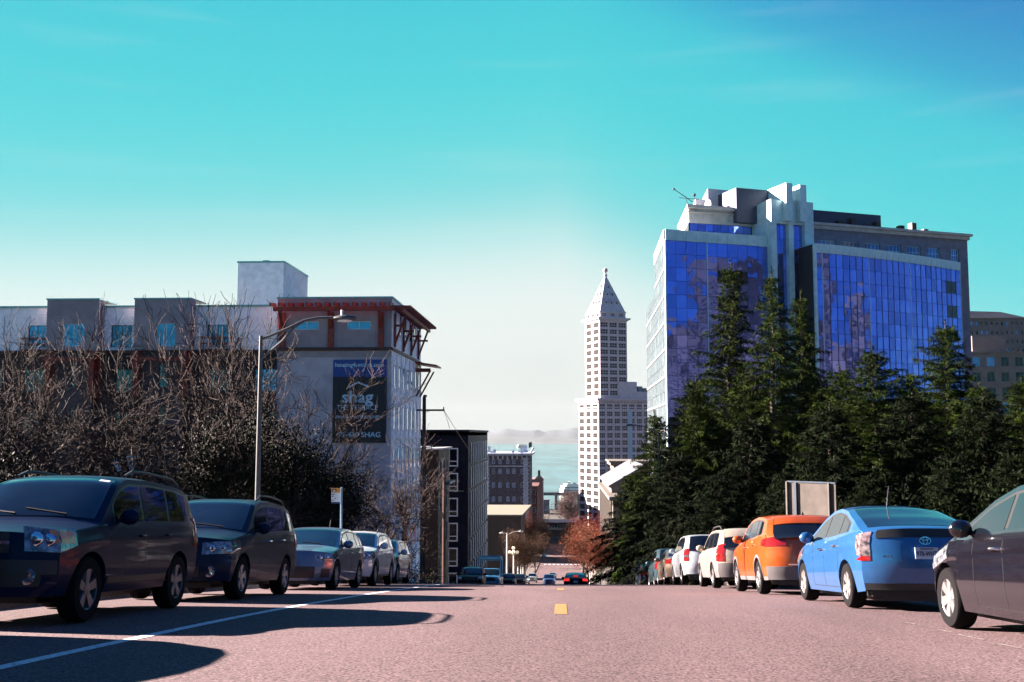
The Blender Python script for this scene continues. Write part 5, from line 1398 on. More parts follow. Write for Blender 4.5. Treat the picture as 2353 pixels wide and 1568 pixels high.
of_top = [(0, .74), (.3, .92), (.7, .98), (1.2, 1.03), (1.95, 1.50), (2.3, 1.58), (3.0, 1.60), (3.8, 1.58), (4.1, 1.53), (4.33, 1.05), (4.45, .98)]
M_tanp = paint('champagne_paint', (.34, .30, .24), .3)
cR4 = build_car(spec_box(L=4.45, top=of_top, W=.868, belt=[(0, .86), (1.2, .98), (4.4, 1.04)], fw=.90, rw=3.43, R=.33, ef=.32, er=.17, sill=.28, zrb=.3, tumble=.26), 'parked_wagon', 'champagne square backed wagon with grey cladding and tall red tail lights', 'car',
    M_tanp, GRP_R, cladding=(M_clad, .50, .66), front=dict(z0=.66, z1=.84, v0=.62, grille=grl), rear=dict(z0=.70, z1=1.14, v0=.80, wrap=.16, taper=.15, segs=[(0, .42, M_red_l), (.44, 1, M_red_l)], recess=(.74, .92)),
    pillars=[(1.65, 2.4), (2.48, 3.2), (3.28, 3.95)], wind=(1.28, 2.05), rwin=(4.08, 4.32), spokes=6, rails=(2.2, 3.9), spoiler=True)
park(cR4, 4.1 + .87, 29.75, 1)
rv_top = [(0, .8), (.3, 1.0), (.7, 1.06), (1.2, 1.12), (1.95, 1.58), (2.3, 1.68), (3.0, 1.71), (3.8, 1.69), (4.2, 1.62), (4.42, 1.12), (4.6, 1.02)]
cR5 = build_car(spec_box(L=4.6, top=rv_top, W=.915, fw=.93, rw=3.6, R=.35, er=.2, sill=.28), 'parked_suv', 'white SUV with upright red tail lights and a blue plate', 'car', M_wp, GRP_R,
    front=dict(z0=.7, z1=.9, v0=.62, grille=grl), rear=dict(z0=.78, z1=1.18, v0=.84, wrap=.1, segs=[(0, .3, M_red_l), (.3, .45, M_clear_l), (.45, 1, M_red_l)], recess=(.62, .82)), pillars=[(1.65, 2.4), (2.48, 3.25), (3.33, 4.0)], wind=(1.28, 2.1), rwin=(4.15, 4.42), spokes=6)
park(cR5, 4.1 + .915, 37.2, 1)
sd_top = [(0, .62), (.3, .82), (.8, .92), (1.25, .98), (2.1, 1.36), (2.6, 1.44), (3.1, 1.43), (3.7, 1.25), (4.1, 1.06), (4.5, 1.03), (4.7, .95)]
sdn = dict(L=4.75, top=sd_top, W=.9, belt=[(0, .8), (1.2, .92), (4.7, 1.02)], fw=.92, rw=3.7, R=.325, ef=.42, er=.26, nose=.85, sill=.22, zfb=.22, zrb=.28, tumble=.40, pf=2.5)
def sedan(label, pm_, group=None, name='parked_sedan', lamp=M_red_l):
    return build_car(spec_box(**sdn), name, label, 'car', pm_, group, front=dict(z0=.6, z1=.76, v0=.6, wrap=.3, slant=.08, grille=[(.5, .34, .6, M_black, 'grille')]),
        rear=dict(z0=.78, z1=.94, v0=.58, wrap=.2, segs=[(0, 1, lamp)], recess=(.66, .82)), pillars=[(1.6, 2.45), (2.53, 3.25), (3.3, 3.6)], wind=(1.3, 2.2), rwin=(3.2, 4.0), spokes=7)
cR6 = sedan('dusty gold car just past the white SUV near the crest', paint('gold_paint', (.30, .23, .17), .2), GRP_R); park(cR6, 4.1 + .9, 43.2, 1, .05)
M_night = paint('midnight_paint', (.012, .02, .04)); M_steel = paint('pale_silver_paint', (.4, .42, .45))
o = build_car(spec_box(L=4.6, top=[(a, b + .08) for a, b in rv_top], W=.92, fw=.93, rw=3.6, R=.35, er=.2), 'parked_suv', 'dark teal SUV beyond the gold car with pale window pillar', 'car', paint('dark_teal_paint', (.02, .06, .08)), GRP_R, front=dict(z0=.7, z1=.9, v0=.62, grille=grl),
    rear=dict(z0=.8, z1=1.15, v0=.84), pillars=[(1.65, 2.4), (2.48, 3.25), (3.33, 4.0)], wind=(1.28, 2.1), rwin=(4.15, 4.42))
park(o, 4.25 + .9, 49.2, 1)
o = sedan('dark blue sedan with bright red tail lamp over the crest', M_night, GRP_R); park(o, 4.15 + .9, 56.8, 1)
o2 = build_car(spec_box(), 'parked_suv', 'black boxy SUV in shade behind the stop sign', 'car', paint('black_paint', (.008, .009, .012)), GRP_R, front=dict(z0=.74, z1=.97, v0=.66, grille=grl), rear=dict(z0=.80, z1=1.2, v0=.82),
    pillars=[(1.55, 2.32), (2.40, 3.16), (3.24, 3.92)], wind=(1.18, 1.90), rwin=(4.02, 4.24)); park(o2, 4.3 + .9, 64.2, 1)
o3 = copy_tree(o); o3['label'] = 'dark sedan farthest along the kerb before the conifers end'; park(o3, 4.4 + .9, 71.5, 1)
b_ = copy_tree(o2); b_['label'] = 'black SUV facing uphill beyond the crest beside the navy block'; b_['group'] = GRP_L; park(b_, P(1079, 1330, 73).x, 75, -1)
# pickup
pk = dict(L=5.4, top=[(0, .9), (.3, 1.08), (.8, 1.14), (1.35, 1.18), (1.95, 1.72), (2.3, 1.80), (2.9, 1.78), (3.1, 1.70), (3.25, 1.2), (3.4, 1.15), (5.4, 1.15)], W=.95, belt=[(0, 1.0), (1.3, 1.12), (5.4, 1.13)], fw=1.0, rw=4.3, R=.38, ef=.25, er=.1, sill=.36, zfb=.36, zrb=.45, tumble=.2)
o = build_car(spec_box(**pk), 'parked_pickup', 'blue pickup truck with a pale ladder rack beyond the crest', 'truck', paint('pickup_blue_paint', (.05, .22, .42)), GRP_L, front=dict(z0=.8, z1=1.0, v0=.66, grille=[(.6, .74, .98, M_dark, 'grille'), (.8, .46, .6, M_dark, 'lower_grille')]),
    rear=dict(z0=.8, z1=1.1, v0=.86), pillars=[(1.75, 2.85)], wind=(1.42, 2.05), rwin=(3.08, 3.24), detail=1)
mb = MB()
for x in (1.2, -1.6): mb.box(-.92, .92, x - .04, x + .04, 2.45, 2.55); mb.box(-.92, -.84, x - .03, x + .03, 1.1, 2.45); mb.box(.84, .92, x - .03, x + .03, 1.1, 2.45)
mb.box(-.92, -.8, -2.0, 1.8, 2.5, 2.62); mb.box(.8, .92, -2.0, 1.8, 2.5, 2.62); mb.box(-.9, .9, -1.8, 1.9, 2.62, 2.78)
link('ladder_rack', mb.mesh('ladder_rack', mat('rack_blue', (.15, .38, .5), .5)), o); park(o, P(1127, 1330, 86).x, 86, -1)
# moving and distant cars
M_lit = mat('lit_brake_lamp', (.6, .02, .02), .3, emis=((1, .03, .02), .14))
o = sedan('dark sedan with glowing brake lamps driving down the middle of the hill', M_night, None, 'driving_sedan', M_lit)
cc = spec_box(**sdn); pq = cc.F_top(3.95, 0); link('brake_light', MB().box(-.16, .16, pq.y - .06, pq.y, pq.z - .0, pq.z + .06).mesh('brake_light', M_lit), o)
dsed = o; park(o, P(1323, 1330, 79).x, 80.5, 1)
def far_copy(src, label, x, y, face, group, name, paintm=None):
    o = copy_tree(src); o.name = name; o['label'] = label
    if group: o['group'] = group
    elif 'group' in o: del o['group']
    if paintm:
        for ch in o.children:
            if ch.data and ch.data.materials and ch.name.split('.')[0] in ('body', 'wing_mirror'):
                k = (ch.data.name, paintm.name)
                if k not in _wc: c = ch.data.copy(); c.materials.clear(); c.materials.append(paintm); _wc[k] = c
                ch.data = _wc[k]
    park(o, x, y, face); return o
GF = 'cars on the far stretch of the street'
far_copy(o2, 'silver SUV coming uphill on the sunlit far stretch', P(1223, 1300, 195).x, 195, -1, GF, 'distant_car', M_steel)
far_copy(b_, 'low dark blue car half hidden by the crest of the road', P(1262, 1330, 152).x, 152, -1, GF, 'distant_car', paint('mid_blue_paint', (.02, .05, .16)))
far_copy(o3, 'small white car just above the dark blue one on the far stretch', P(1270, 1300, 255).x, 255, -1, GF, 'distant_car', M_wp)
far_copy(o3, 'tiny pale blue car in the shaded stretch below the teal awning', P(1251, 1270, 400).x, 400, -1, GF, 'distant_car', paint('pale_blue_paint', (.2, .4, .55)))
far_copy(o2, 'dark wine red car parked behind the thin double lamp post', P(1169, 1330, 128).x, 128, -1, GF, 'distant_car', paint('wine_paint', (.06, .015, .02)))
far_copy(o2, 'black car with a pale edge near the globe lamps', P(1194, 1330, 148).x, 148, -1, GF, 'distant_car')
far_copy(o3, 'grey sedan parked beyond the globe lamps', P(1205, 1320, 178).x, 178, -1, GF, 'distant_car', M_steel)

# ------------------------------------------------------------------ lamps, poles, signs
def lamp_post(name, label, x, y, ztop, arms, m=M_galv, group=None, r=.10):
    g = gz(y) + .13; t = thing(name, label, 'street lamp', (x, y, g), group=group); h = ztop - g
    p = MB(); p.tube([(0, 0, 0), (0, 0, h * .5), (0, 0, h)], [r * 1.25, r, r * .72], 12); B_ = p.build('pole', m, t, True, True)
    MB().box(-.2, .2, -.2, .2, 0, .12).build('base', m, t, local=True)
    for pts, hd in arms:
        MB().tube([(a[0], a[1], h + a[2]) for a in pts], .036, 8).build('arm', m, t, True, True)
        if hd:
            a = pts[-1]; mb = MB(); s = 1 if pts[-1][0] > pts[0][0] else -1
            mb.ball((a[0] + s * .28, a[1], h + a[2] - .02), .34, 12, (1, .38, .26)); l = mb.build('lamp_head', m, t, True, True)
            MB().ball((a[0] + s * .28, a[1], h + a[2] - .07), .22, 12, (1, .5, .3)).build('lamp_glass', M_lampglass, l, True, True)
            MB().tube([(a[0] + s * .2, a[1], h + a[2] + .05), (a[0] + s * .2, a[1], h + a[2] + .2)], .035, 6).build('photocell', M_white, l, True, True)
    return t
YL = 27.0; q = P(600, 772, YL); k = YL / FV
def A_(x, y): return ((x - 600) * k, 0, (772 - y) * k)
lt = lamp_post('street_lamp', 'tall grey street lamp with long curved arm before the bare trees', q.x, YL, q.z, [([A_(602, 780), A_(660, 756), A_(700, 737), A_(735, 730), A_(772, 730)], True), ([A_(602, 825), A_(650, 785), A_(678, 752), A_(700, 738)], False)], r=.066)
YR = 80.0; q = P(1513, 998, YR); k = YR / FV
def A_(x, y): return ((x - 1513) * k, 0, (998 - y) * k)
lamp_post('street_lamp', 'slim street lamp standing dark in front of the conifers', q.x, YR, q.z, [([A_(1512, 999), A_(1495, 986), A_(1475, 979), A_(1458, 977)], True)], r=.09)
YD = 150.0; q = P(1165, 1225, YD); k = YD / FV
lamp_post('street_lamp', 'thin pale lamp post with two opposite arms down the hill', q.x, YD, q.z, [([(0, 0, -.3), (.8, 0, .1), (1.7, 0, .25)], True), ([(0, 0, -.1), (-.3, 0, 0), (-.5, 0, 0)], True)], mat('pale_post', (.55, .55, .52), .5), r=.11)
M_globe = mat('frosted_globe', (.75, .6, .42), .35)
GG = 'globe lamps on the far pavement'
for i, (xx, yy, top) in enumerate([(1180, 168, 1262), (1190, 182, 1258), (1197, 196, 1260), (1202, 212, 1264)]):
    q = P(xx, top, yy); g = gz(yy) + .13
    t = thing('globe_lamp', ['street lamp with five frosted globes nearest the double arm post', 'street lamp with five frosted globes second in the row', 'street lamp with five frosted globes third in the row', 'street lamp with five frosted globes farthest down the pavement'][i], 'street lamp', (q.x, yy, g), group=GG)
    h = q.z - g
    MB().tube([(0, 0, 0), (0, 0, h * .8), (0, 0, h)], [.13, .08, .07], 8).build('pole', _mats['pale_post'], t, True, True)
    for (dx, dy, dz) in ((0, 0, .15), (.6, 0, -.5), (-.6, 0, -.5), (0, .6, -.5), (0, -.6, -.5)):
        MB().ball((dx, dy, h + dz), .26, 10).build('globe', M_globe, t, True, True)
        if dx or dy: MB().tube([(0, 0, h - .9), (dx, dy, h + dz - .2)], .03, 5).build('arm', _mats['pale_post'], t, True, True)
# utility pole
YU = 68.0; q = P(975, 912, YU); g = gz(YU) - .2; h = q.z - g; k = YU / FV
t = thing('utility_pole', 'dark wooden utility pole with one crossarm beside the apartment block', 'utility pole', (q.x, YU, g))
MB().tube([(0, 0, 0), (0, 0, h)], [.17, .12], 10).build('pole', M_wood, t, True, True)
MB().box(-.5, 47 * k, -.06, .06, h - 31 * k - .06, h - 31 * k + .06).build('crossarm', M_wood, t, local=True)
mb = MB(); mb.tube([(45 * k, 0, h - 31 * k + .06), (45 * k, 0, h - 31 * k + .22)], .04, 6); mb.tube([(.0, 0, h - 38 * k), (.45, 0, h - 31 * k)], .02, 4); mb.ball((.05, 0, h + .05), .15, 8, (1, 1, .6)); mb.build('insulator', M_galv, t, True, True)
mb = MB(); mb.tube([(45 * k, 0, h - 31 * k), (45 * k + .18, .3, h - 50 * k), (52 * k + .1, 1, h - 73 * k)], .018, 4); mb.build('cable', M_dark, t, True, True)
mb = MB(); mb.box(-.22, .22, -.3, -.15, h - 6.2, h - 5.2); mb.build('meter_box', M_galv, t, local=True)
YU2 = 88.0; q = P(1021, 1090, YU2); g = gz(YU2)
t = thing('utility_pole', 'short reddish wooden pole in front of the brick house', 'utility pole', (q.x, YU2, g)); MB().tube([(0, 0, 0), (0, 0, q.z - g)], [.16, .12], 8).build('pole', mat('red_brown_wood', (.14, .06, .045), .85), t, True, True)
MB().obox((-.9, -.05, q.z - g - .3), (1.8, .5, .5), (0, .12, 0), (0, 0, .12)).build('crossarm', mat('pale_wood', (.3, .28, .27), .8), t, local=True)
# overhead wires
mb = MB(); qa = P(975, 930, 68.0); qb = P(1100, 1085, 150)
for (p0, p1, sag) in ((P(1020, 943, 68), P(1128, 1093, 165), .5), (P(975, 1110, 68), P(1100, 1125, 150), .4), (P(975, 1145, 68), P(1060, 1180, 120), .3)):
    pts = [p0.lerp(p1, i / 10) - Vector((0, 0, sag * 4 * (i / 10) * (1 - i / 10))) for i in range(11)]; mb.tube(pts, .02, 4)
tag(mb.build('overhead_cables', M_dark, None, True), 'thin sagging cables running downhill past the navy block', 'cable')
# bus stop sign
YS = 31.0; q = P(785, 1120, YS); g = gz(YS) + .13; k = YS / FV
t = thing('bus_stop_sign', 'orange and white bus stop sign on a thin blue grey pole', 'sign', (q.x, YS, g)); h = q.z - g
MB().tube([(0, 0, 0), (0, 0, h)], .032, 8).build('pole', mat('blue_grey_post', (.14, .24, .34), .5, .3), t, True, True)
sw = 20 * k; x0 = -(785 - 762) * k; zt = h - .03
pn = MB().box(x0, x0 + sw, -.03, -.01, zt - 31 * k, zt - 10 * k).build('sign_panel', mat('sign_white', (.55, .62, .65), .5), t, local=True)
MB().box(x0, x0 + sw, -.03, -.01, zt - 10 * k + .001, zt).build('sign_panel', mat('sign_orange', (.60, .25, .03), .5), t, local=True)
MB().box(x0, x0 + sw, -.03, -.01, zt - 35 * k, zt - 31 * k - .001).build('sign_panel', mat('sign_blue', (.02, .06, .25), .5), t, local=True)
MB().box(x0 + .03, x0 + .15, -.036, -.031, zt - 9 * k, zt - .01).build('pictogram', M_black, t, local=True)
mb = MB(); mb.box(x0 + .055, x0 + .125, -.041, -.037, zt - 7.5 * k, zt - 5 * k); mb.box(x0 + .055, x0 + .125, -.041, -.037, zt - 2 * k, zt - 1.4 * k); mb.build('pictogram', M_white, t, local=True)
mb = MB()
for i, (a, b) in enumerate(((.02, .09), (.02, .07), (.10, .13), (.02, .06))): z = zt - (13 + i * 4.3) * k; mb.box(x0 + a, x0 + b, -.036, -.031, z - .03, z)
mb.build('pictogram', _mats['sign_blue'], t, local=True)
# stop sign
YS = 100.0; q = P(1442, 1293, YS); g = gz(YS) + .1
t = thing('stop_sign', 'octagonal red stop sign in deep shade among dark cars', 'sign', (q.x, YS, g)); h = q.z - g
MB().tube([(0, 0, 0), (0, 0, h + .3)], .035, 8).build('pole', M_galv, t, True, True)
r8 = .40; v8 = [(r8 * math.cos(math.pi / 8 + i * math.pi / 4), h + r8 * math.sin(math.pi / 8 + i * math.pi / 4)) for i in range(8)]
MB().add([(a, -.06, b) for a, b in v8] + [(a, -.045, b) for a, b in v8], [tuple(range(8)), tuple(range(15, 7, -1))] + [(i, (i + 1) % 8, 8 + (i + 1) % 8, 8 + i) for i in range(8)]).build('sign_panel', mat('stop_red', (.45, .02, .02), .4), t, local=True)
link('lettering', text_mesh('STOP', .30, mat('sign_letter_white', (.8, .7, .7), .4), .003, True), t, (0, -.064, h), (math.pi / 2, 0, 0))
# beige board back
YB = 30.0; q0, q1 = P(1817, 1110, YB), P(1909, 1106, YB); g = gz(YB) + .13
t = thing('sign_board', 'weathered beige board with two upright posts behind the blue hatchback', 'sign', ((q0.x + q1.x) / 2, YB, g), (0, 0, -.72)); w = (q1.x - q0.x) * 1.33; h = q0.z - g
M_board = mat('weathered_board', (.13, .112, .098), .8, var=.22, scale=2.2, bump=.2)
MB().box(-w / 2, w / 2, 0, .05, .5, h).build('board', M_board, t, local=True)
for x in (-w / 2 - .02, w / 2 - .22): MB().box(x, x + .045, -.06, -.001, 0, h + .02).build('post', mat('pale_steel', (.18, .17, .16), .6, .2), t, local=True)
MB().box(-w / 2 + .24, -w / 2 + .31, -.05, -.001, 0, h).build('post', mat('dark_steel', (.05, .07, .1), .5, .4), t, local=True)
MB().box(-w / 2, w / 2, -.02, .07, h, h + .04).build('top_rail', _mats['dark_steel'], t, local=True)
mb = MB()
for i in range(10): x = -w / 2 + .08 + i * (w - .1) / 10; mb.box(x, x + .025, -.012, -.001, h * .33 + .012 * i, h * .33 + .02 + .012 * i)
mb.box(-w / 2, w / 2, -.004, -.001, h * .33 - .01, h * .33 + .0)
mb.build('rivets', M_dark, t, local=True)
# pale posts and slatted barrier at the corner down the hill
M_post = mat('pale_painted_post', (.5, .46, .42), .6)
for i, (xx, yy, tp) in enumerate([(1353, 190, 1300), (1361, 200, 1303), (1368, 196, 1312), (1374, 188, 1316), (1381, 180, 1320), (1356, 168, 1318)]):
    q = P(xx, tp, yy); g = gz(yy)
    o = MB().tube([(q.x, yy, g - .3), (q.x, yy, q.z)], .13, 8).build('street_post', M_post, None, True)
    tag(o, ['tallest pale post beside the braking sedan', 'second tall pale post beside the braking sedan', 'shorter pale post under the orange tree', 'pale post right below the orange tree crown', 'pale post close to the leaning tree trunk', 'stubby pale post nearest the braking sedan'][i], 'post', 'pale posts on the far pavement')
YF = 158.0; qa, qb = P(1390, 1308, YF), P(1403, 1308, YF); g = gz(YF)
t = thing('slatted_gate', 'pale sunlit slatted gate at the foot of the conifers', 'gate', (qa.x, YF, g)); w = qb.x - qa.x; h = qa.z - g
for i in range(6): MB().box(i * w / 5 - .04, i * w / 5 + .04, -.03, .03, 0, h + .12 * (i % 2)).build('slat', M_post, t, local=True)
mb = MB(); mb.box(0, w, .031, .07, .3, .42); mb.box(0, w, .031, .07, h - .4, h - .28); mb.build('rail', M_post, t, local=True)
q = P(1503 - 39, 1316, 90); g = gz(90)
for (xx, yy) in ((1463, 86), (1520, 58)):
    q = P(xx, 1316, yy)
    o = MB().tube([(q.x, yy, gz(yy)), (q.x, yy, q.z)], .07, 8).build('bollard', M_post, None, True); tag(o, 'short white bollard on the kerb before the shaded cars' if yy == 86 else 'short white bollard beside the dark blue sedan', 'bollard')

# ------------------------------------------------------------------ harbour end: viaduct, ferries, shop row
YV = 1050.0
t = thing('viaduct', 'blue grey elevated road crossing in front of the ferry', 'viaduct', (-10, YV, gz(YV)))
zv = P(1290, 1131, YV).z; M_via = mat('viaduct_concrete', (.10, .14, .20), .8)
MB().box(-60, 60, YV - 5, YV + 5, zv - 3.2, zv - .8).build('deck', M_via, t)
mb = MB(); mb.box(-60, 60, YV - 5.2, YV - 5, zv - .8, zv - .2); mb.box(-60, 60, YV - 5.3, YV - 5.1, zv + .3, zv + .5)
for i in range(60): mb.box(-60 + i * 2, -59.8 + i * 2, YV - 5.25, YV - 5.1, zv - .2, zv + .3)
mb.build('railing', M_via, t)
for xx in (1278, 1236, 1330): x = P(xx, 1150, YV).x; MB().box(x - 1.3, x + 1.3, YV - 4, YV + 4, gz(YV) - 3, zv - 3.2).build('pier', M_via, t)
def ferry(name, label, x, y, L, H, rot):
    t = thing(name, label, 'boat', (x, y, -80.2), (0, 0, rot)); Mw = mat('ferry_white', (.62, .63, .60), .5); Mg = mat('ferry_green', (.05, .2, .2), .5)
    hw = L * .11
    hull = [(-L / 2, 0), (-L * .40, -hw), (L * .40, -hw), (L / 2, 0), (L * .40, hw), (-L * .40, hw)]
    MB().prism(hull, 0, H * .12).build('hull', Mg, t, local=True); MB().prism(hull, H * .12 + .02, H * .40).build('car_deck', Mw, t, local=True)
    def ins(k): return [(a * k, b * .94) for a, b in hull]
    MB().prism(ins(.95), H * .40, H * .56).build('passenger_deck', Mw, t, local=True); MB().prism(ins(.84), H * .56, H * .68).build('sun_deck', Mw, t, local=True)
    for z in (.22, .30): MB().box(-L * .39, L * .39, -hw - .1, -hw - .02, H * z, H * (z + .035)).build('window_band', M_dglass, t, local=True)
    MB().box(-L * .38, L * .38, -hw * .94 - .1, -hw * .94 - .02, H * .46, H * .50).build('window_band', M_dglass, t, local=True)
    for s_ in (-1, 1): MB().box(s_ * L * .3 - L * .025, s_ * L * .3 + L * .025, -hw * .6, hw * .6, H * .68, H * .80).build('pilot_house', Mw, t, local=True); MB().box(s_ * L * .3 - L * .027, s_ * L * .3 + L * .027, -hw * .62, hw * .62, H * .74, H * .77).build('window_band', M_dglass, t, local=True)
    for s_ in (-1, 1): MB().tube([(s_ * L * .06, 0, H * .66), (s_ * L * .06, 0, H * .92)], [L * .022, L * .018], 10).build('funnel', Mg, t, local=True)
    MB().tube([(0, 0, H * .68), (0, 0, H)], .3, 6).build('mast', Mw, t, local=True)
    for s_ in (-1, 1): MB().box(s_ * L * .18 - 2, s_ * L * .18 + 2, -hw * .5, hw * .5, H * .68, H * .74).build('deck_house', Mg, t, local=True)
    return t
q = P(1312, 1130, 1340); ferry('ferry', 'white ferry with stepped decks docked behind the viaduct', q.x + 16, 1345, 62, 23, math.radians(-6))
q = P(1201, 1030, 6000); ferry('ferry', 'tiny white ferry far out on the pale water', q.x, 5900, 60, 26, math.radians(4))
# waterfront sheds, shop row and shaded block at the end of the hill
simple_block('waterfront_shed', 'low dark waterfront shed under the viaduct', P(1232, 1150, 960).x, P(1262, 1150, 960).x, 960, 980, P(1240, 1150, 960).z, M_via, (5, 1.6, 3.4, 1.8), (3, 1.5, 3.4, 1.8), st_s)
simple_block('shaded_block', 'dark shaded block closing the end of the street above the teal awning', P(1225, 1200, 545).x, P(1330, 1200, 545).x, 545, 565, P(1270, 1203, 545).z, M_navyclad, (8, 1.6, 3.4, 1.8), (3, 1.5, 3.4, 1.8), st_s)
sh = thing('street_shop', 'small shopfront with a long teal awning at the bottom of the hill', 'shop', (P(1275, 1250, 500).x, 500, gz(500)))
xa_, xb_ = P(1243, 1240, 500).x, P(1285, 1240, 500).x; za_, zb_ = P(1260, 1256, 500).z, P(1260, 1235, 500).z
MB().box(xa_ - .5, xb_ + 2, 501, 512, gz(512) - 1, zb_ + 3.5).build('wall', M_dbrick, sh)
MB().obox((xa_, 498.5, za_), (xb_ - xa_, 0, 0), (0, 2.4, 0), (0, .3, zb_ - za_)).build('awning', mat('teal_awning', (.015, .13, .15), .7), sh)
for i in range(13):
    if i == 5: continue
    x = xa_ + 2.6 + i * .48; MB().box(x, x + .30, 498.3, 498.48, za_ + 1.0, za_ + 2.1 + .2 * (i % 3 == 0)).build('letter', mat('dull_yellow', (.3, .32, .2), .7), sh)
for i in range(5): MB().box(xa_ + .6 + i * 1.8, xa_ + 1.8 + i * 1.8, 500.7, 500.95, gz(500), za_ - .3).build('shop_window', M_bglass_b, sh)
x = P(1239, 1262, 470).x; tag(MB().box(x - 1.1, x + 1.3, 469, 472, gz(470), gz(470) + 2.6).build('delivery_van', M_wp), 'white box van parked below the teal awning', 'van')
ol = bpy.data.objects['delivery_van']; ol.data.materials[0] = M_wp
o = thing('street_underpass', 'dark footbridge with a pale rail across the end of the street', 'bridge', (P(1270, 1210, 640).x, 640, gz(640)))
zz = P(1270, 1212, 640).z; MB().box(-28, 16, 640, 646, zz - .9, zz).build('deck', M_via, o); MB().box(-28, 16, 639.8, 640, zz + .02, zz + .5).build('railing', mat('pale_rail', (.5, .45, .4), .6), o)
for x in (-26, 13): MB().box(x, x + 2, 641, 645, gz(640) - 2, zz - .92).build('pier', M_via, o)
# ------------------------------------------------------------------ vegetation
def quads_mesh(name, V, m):
    """V: (n, 4, 3) array of small leaf faces"""
    n = len(V); me = bpy.data.meshes.new(name)
    me.vertices.add(n * 4); me.vertices.foreach_set('co', V.reshape(-1).astype(np.float32))
    me.loops.add(n * 4); me.loops.foreach_set('vertex_index', np.arange(n * 4, dtype=np.int32))
    me.polygons.add(n); me.polygons.foreach_set('loop_start', np.arange(0, n * 4, 4, dtype=np.int32))
    try: me.polygons.foreach_set('loop_total', np.full(n, 4, dtype=np.int32))
    except Exception: pass
    me.materials.append(m); me.update(calc_edges=True); me.validate()
    return me
def kites(O, D, Ln, Wd, rs):
    r = rs.normal(size=O.shape); S = np.cross(D, r); S /= np.linalg.norm(S, axis=1)[:, None] + 1e-9
    L = Ln[:, None]; w = Wd[:, None]
    return np.stack([O, O + D * L * .4 + S * w * .5, O + D * L, O + D * L * .4 - S * w * .5], axis=1)
def nrm(a): return a / (np.linalg.norm(a, axis=1)[:, None] + 1e-9)

def conifer(seed, H, R, nb, m_leaf, m_bark, dense=1.0, lean=(0, 0)):
    rs = np.random.RandomState(seed); Os, Ds, Ls, Ws = [], [], [], []
    tr = MB(); n = 14
    cx = lambda h: lean[0] * (h / H) ** 2 + .12 * math.sin(h * .9 + seed)
    cy_ = lambda h: lean[1] * (h / H) ** 2
    tr.tube([(cx(H * i / n), cy_(H * i / n), H * i / n) for i in range(n + 1)], [max(.02, .30 * (1 - i / n) ** .9) for i in range(n + 1)], 7)
    az = rs.rand() * 6
    for i in range(nb):
        f = (i + .5) / nb; f = f ** 1.0 * .97
        h = H * (.05 + .95 * (1 - (1 - f) ** 1.35)) if False else H * (.04 + .95 * f ** .88)
        rel = h / H; az += 2.4 + rs.normal() * .3
        L = (R * (1 - rel) ** 1.0 * (.50 + .62 * rs.rand()) + .22) * (1 if rs.rand() > .12 else 1.3)
        if rel < .12: L *= .8
        up0 = .16 + .55 * rel + .2 * rs.rand(); dr = .50 + .35 * rs.rand() - .25 * rel
        ns = max(3, int(L / (.17 / dense))); r = np.linspace(.05, 1, ns) * L
        wob = az + .25 * np.sin(r * 1.3 + rs.rand() * 6) * (r / L)
        X = cx(h) + r * np.cos(wob); Y = cy_(h) + r * np.sin(wob); Z = h + up0 * r - dr * r * r / L
        pts = np.stack([X, Y, Z], 1); T = nrm(np.gradient(pts, axis=0))
        side = nrm(np.cross(T, np.array([0, 0, 1.0])))
        if L > .8:
            idx = np.linspace(0, ns - 1, min(6, ns)).astype(int); tr.tube([tuple(pts[k]) for k in idx], [.045 * (1 - j / len(idx)) * (L / R) + .008 for j in range(len(idx))], 3, cap=False)
        taper = (1 - (r / L) ** 2) * .75 + .22
        for s in (-1, 1):
            for k in range(6):
                a = rs.normal(size=(ns, 3)) * .22
                D = nrm(T * (.7 + .14 * k) + side * s * (1.05 - .13 * k) + np.array([0, 0, -.32]) + a)
                Os.append(pts + rs.normal(size=(ns, 3)) * .05 + T * rs.rand(ns, 1) * .12); Ds.append(D)
                Ls.append((.30 + .42 * rs.rand(ns)) * taper * min(1, .45 + L / 3)); Ws.append(.028 + .03 * rs.rand(ns))
                # second order twiglets hanging from the spray
                o2 = Os[-1] + D * (Ls[-1] * .55)[:, None]
                Os.append(o2); Ds.append(nrm(D * .5 + np.array([0, 0, -.9]) + rs.normal(size=(ns, 3)) * .3)); Ls.append(.12 + .2 * rs.rand(ns)); Ws.append(.022 + .02 * rs.rand(ns))
        Os.append(pts); Ds.append(nrm(T + np.array([0, 0, .5]) + rs.normal(size=(ns, 3)) * .3)); Ls.append(.12 + .14 * rs.rand(ns)); Ws.append(np.full(ns, .05))
        tip = pts[-1:] ; Os.append(np.repeat(tip, 5, 0)); Ds.append(nrm(np.repeat(T[-1:], 5, 0) + rs.normal(size=(5, 3)) * .45)); Ls.append(.2 + .25 * rs.rand(5)); Ws.append(np.full(5, .06))
    # leader
    hh = np.linspace(H * .86, H * 1.0, 26); O = np.stack([[cx(a) for a in hh], [cy_(a) for a in hh], hh], 1)
    for k in range(4):
        D = nrm(np.concatenate([rs.normal(size=(26, 2)), .7 + rs.rand(26, 1)], 1)); Os.append(O); Ds.append(D); Ls.append(.18 + .35 * (1 - (hh - hh[0]) / (hh[-1] - hh[0] + .01))); Ws.append(np.full(26, .06))
    O = np.concatenate(Os); V = kites(O, np.concatenate(Ds), np.concatenate(Ls), np.concatenate(Ws), rs)
    return quads_mesh('crown', V, m_leaf), tr.mesh('trunk', m_bark)

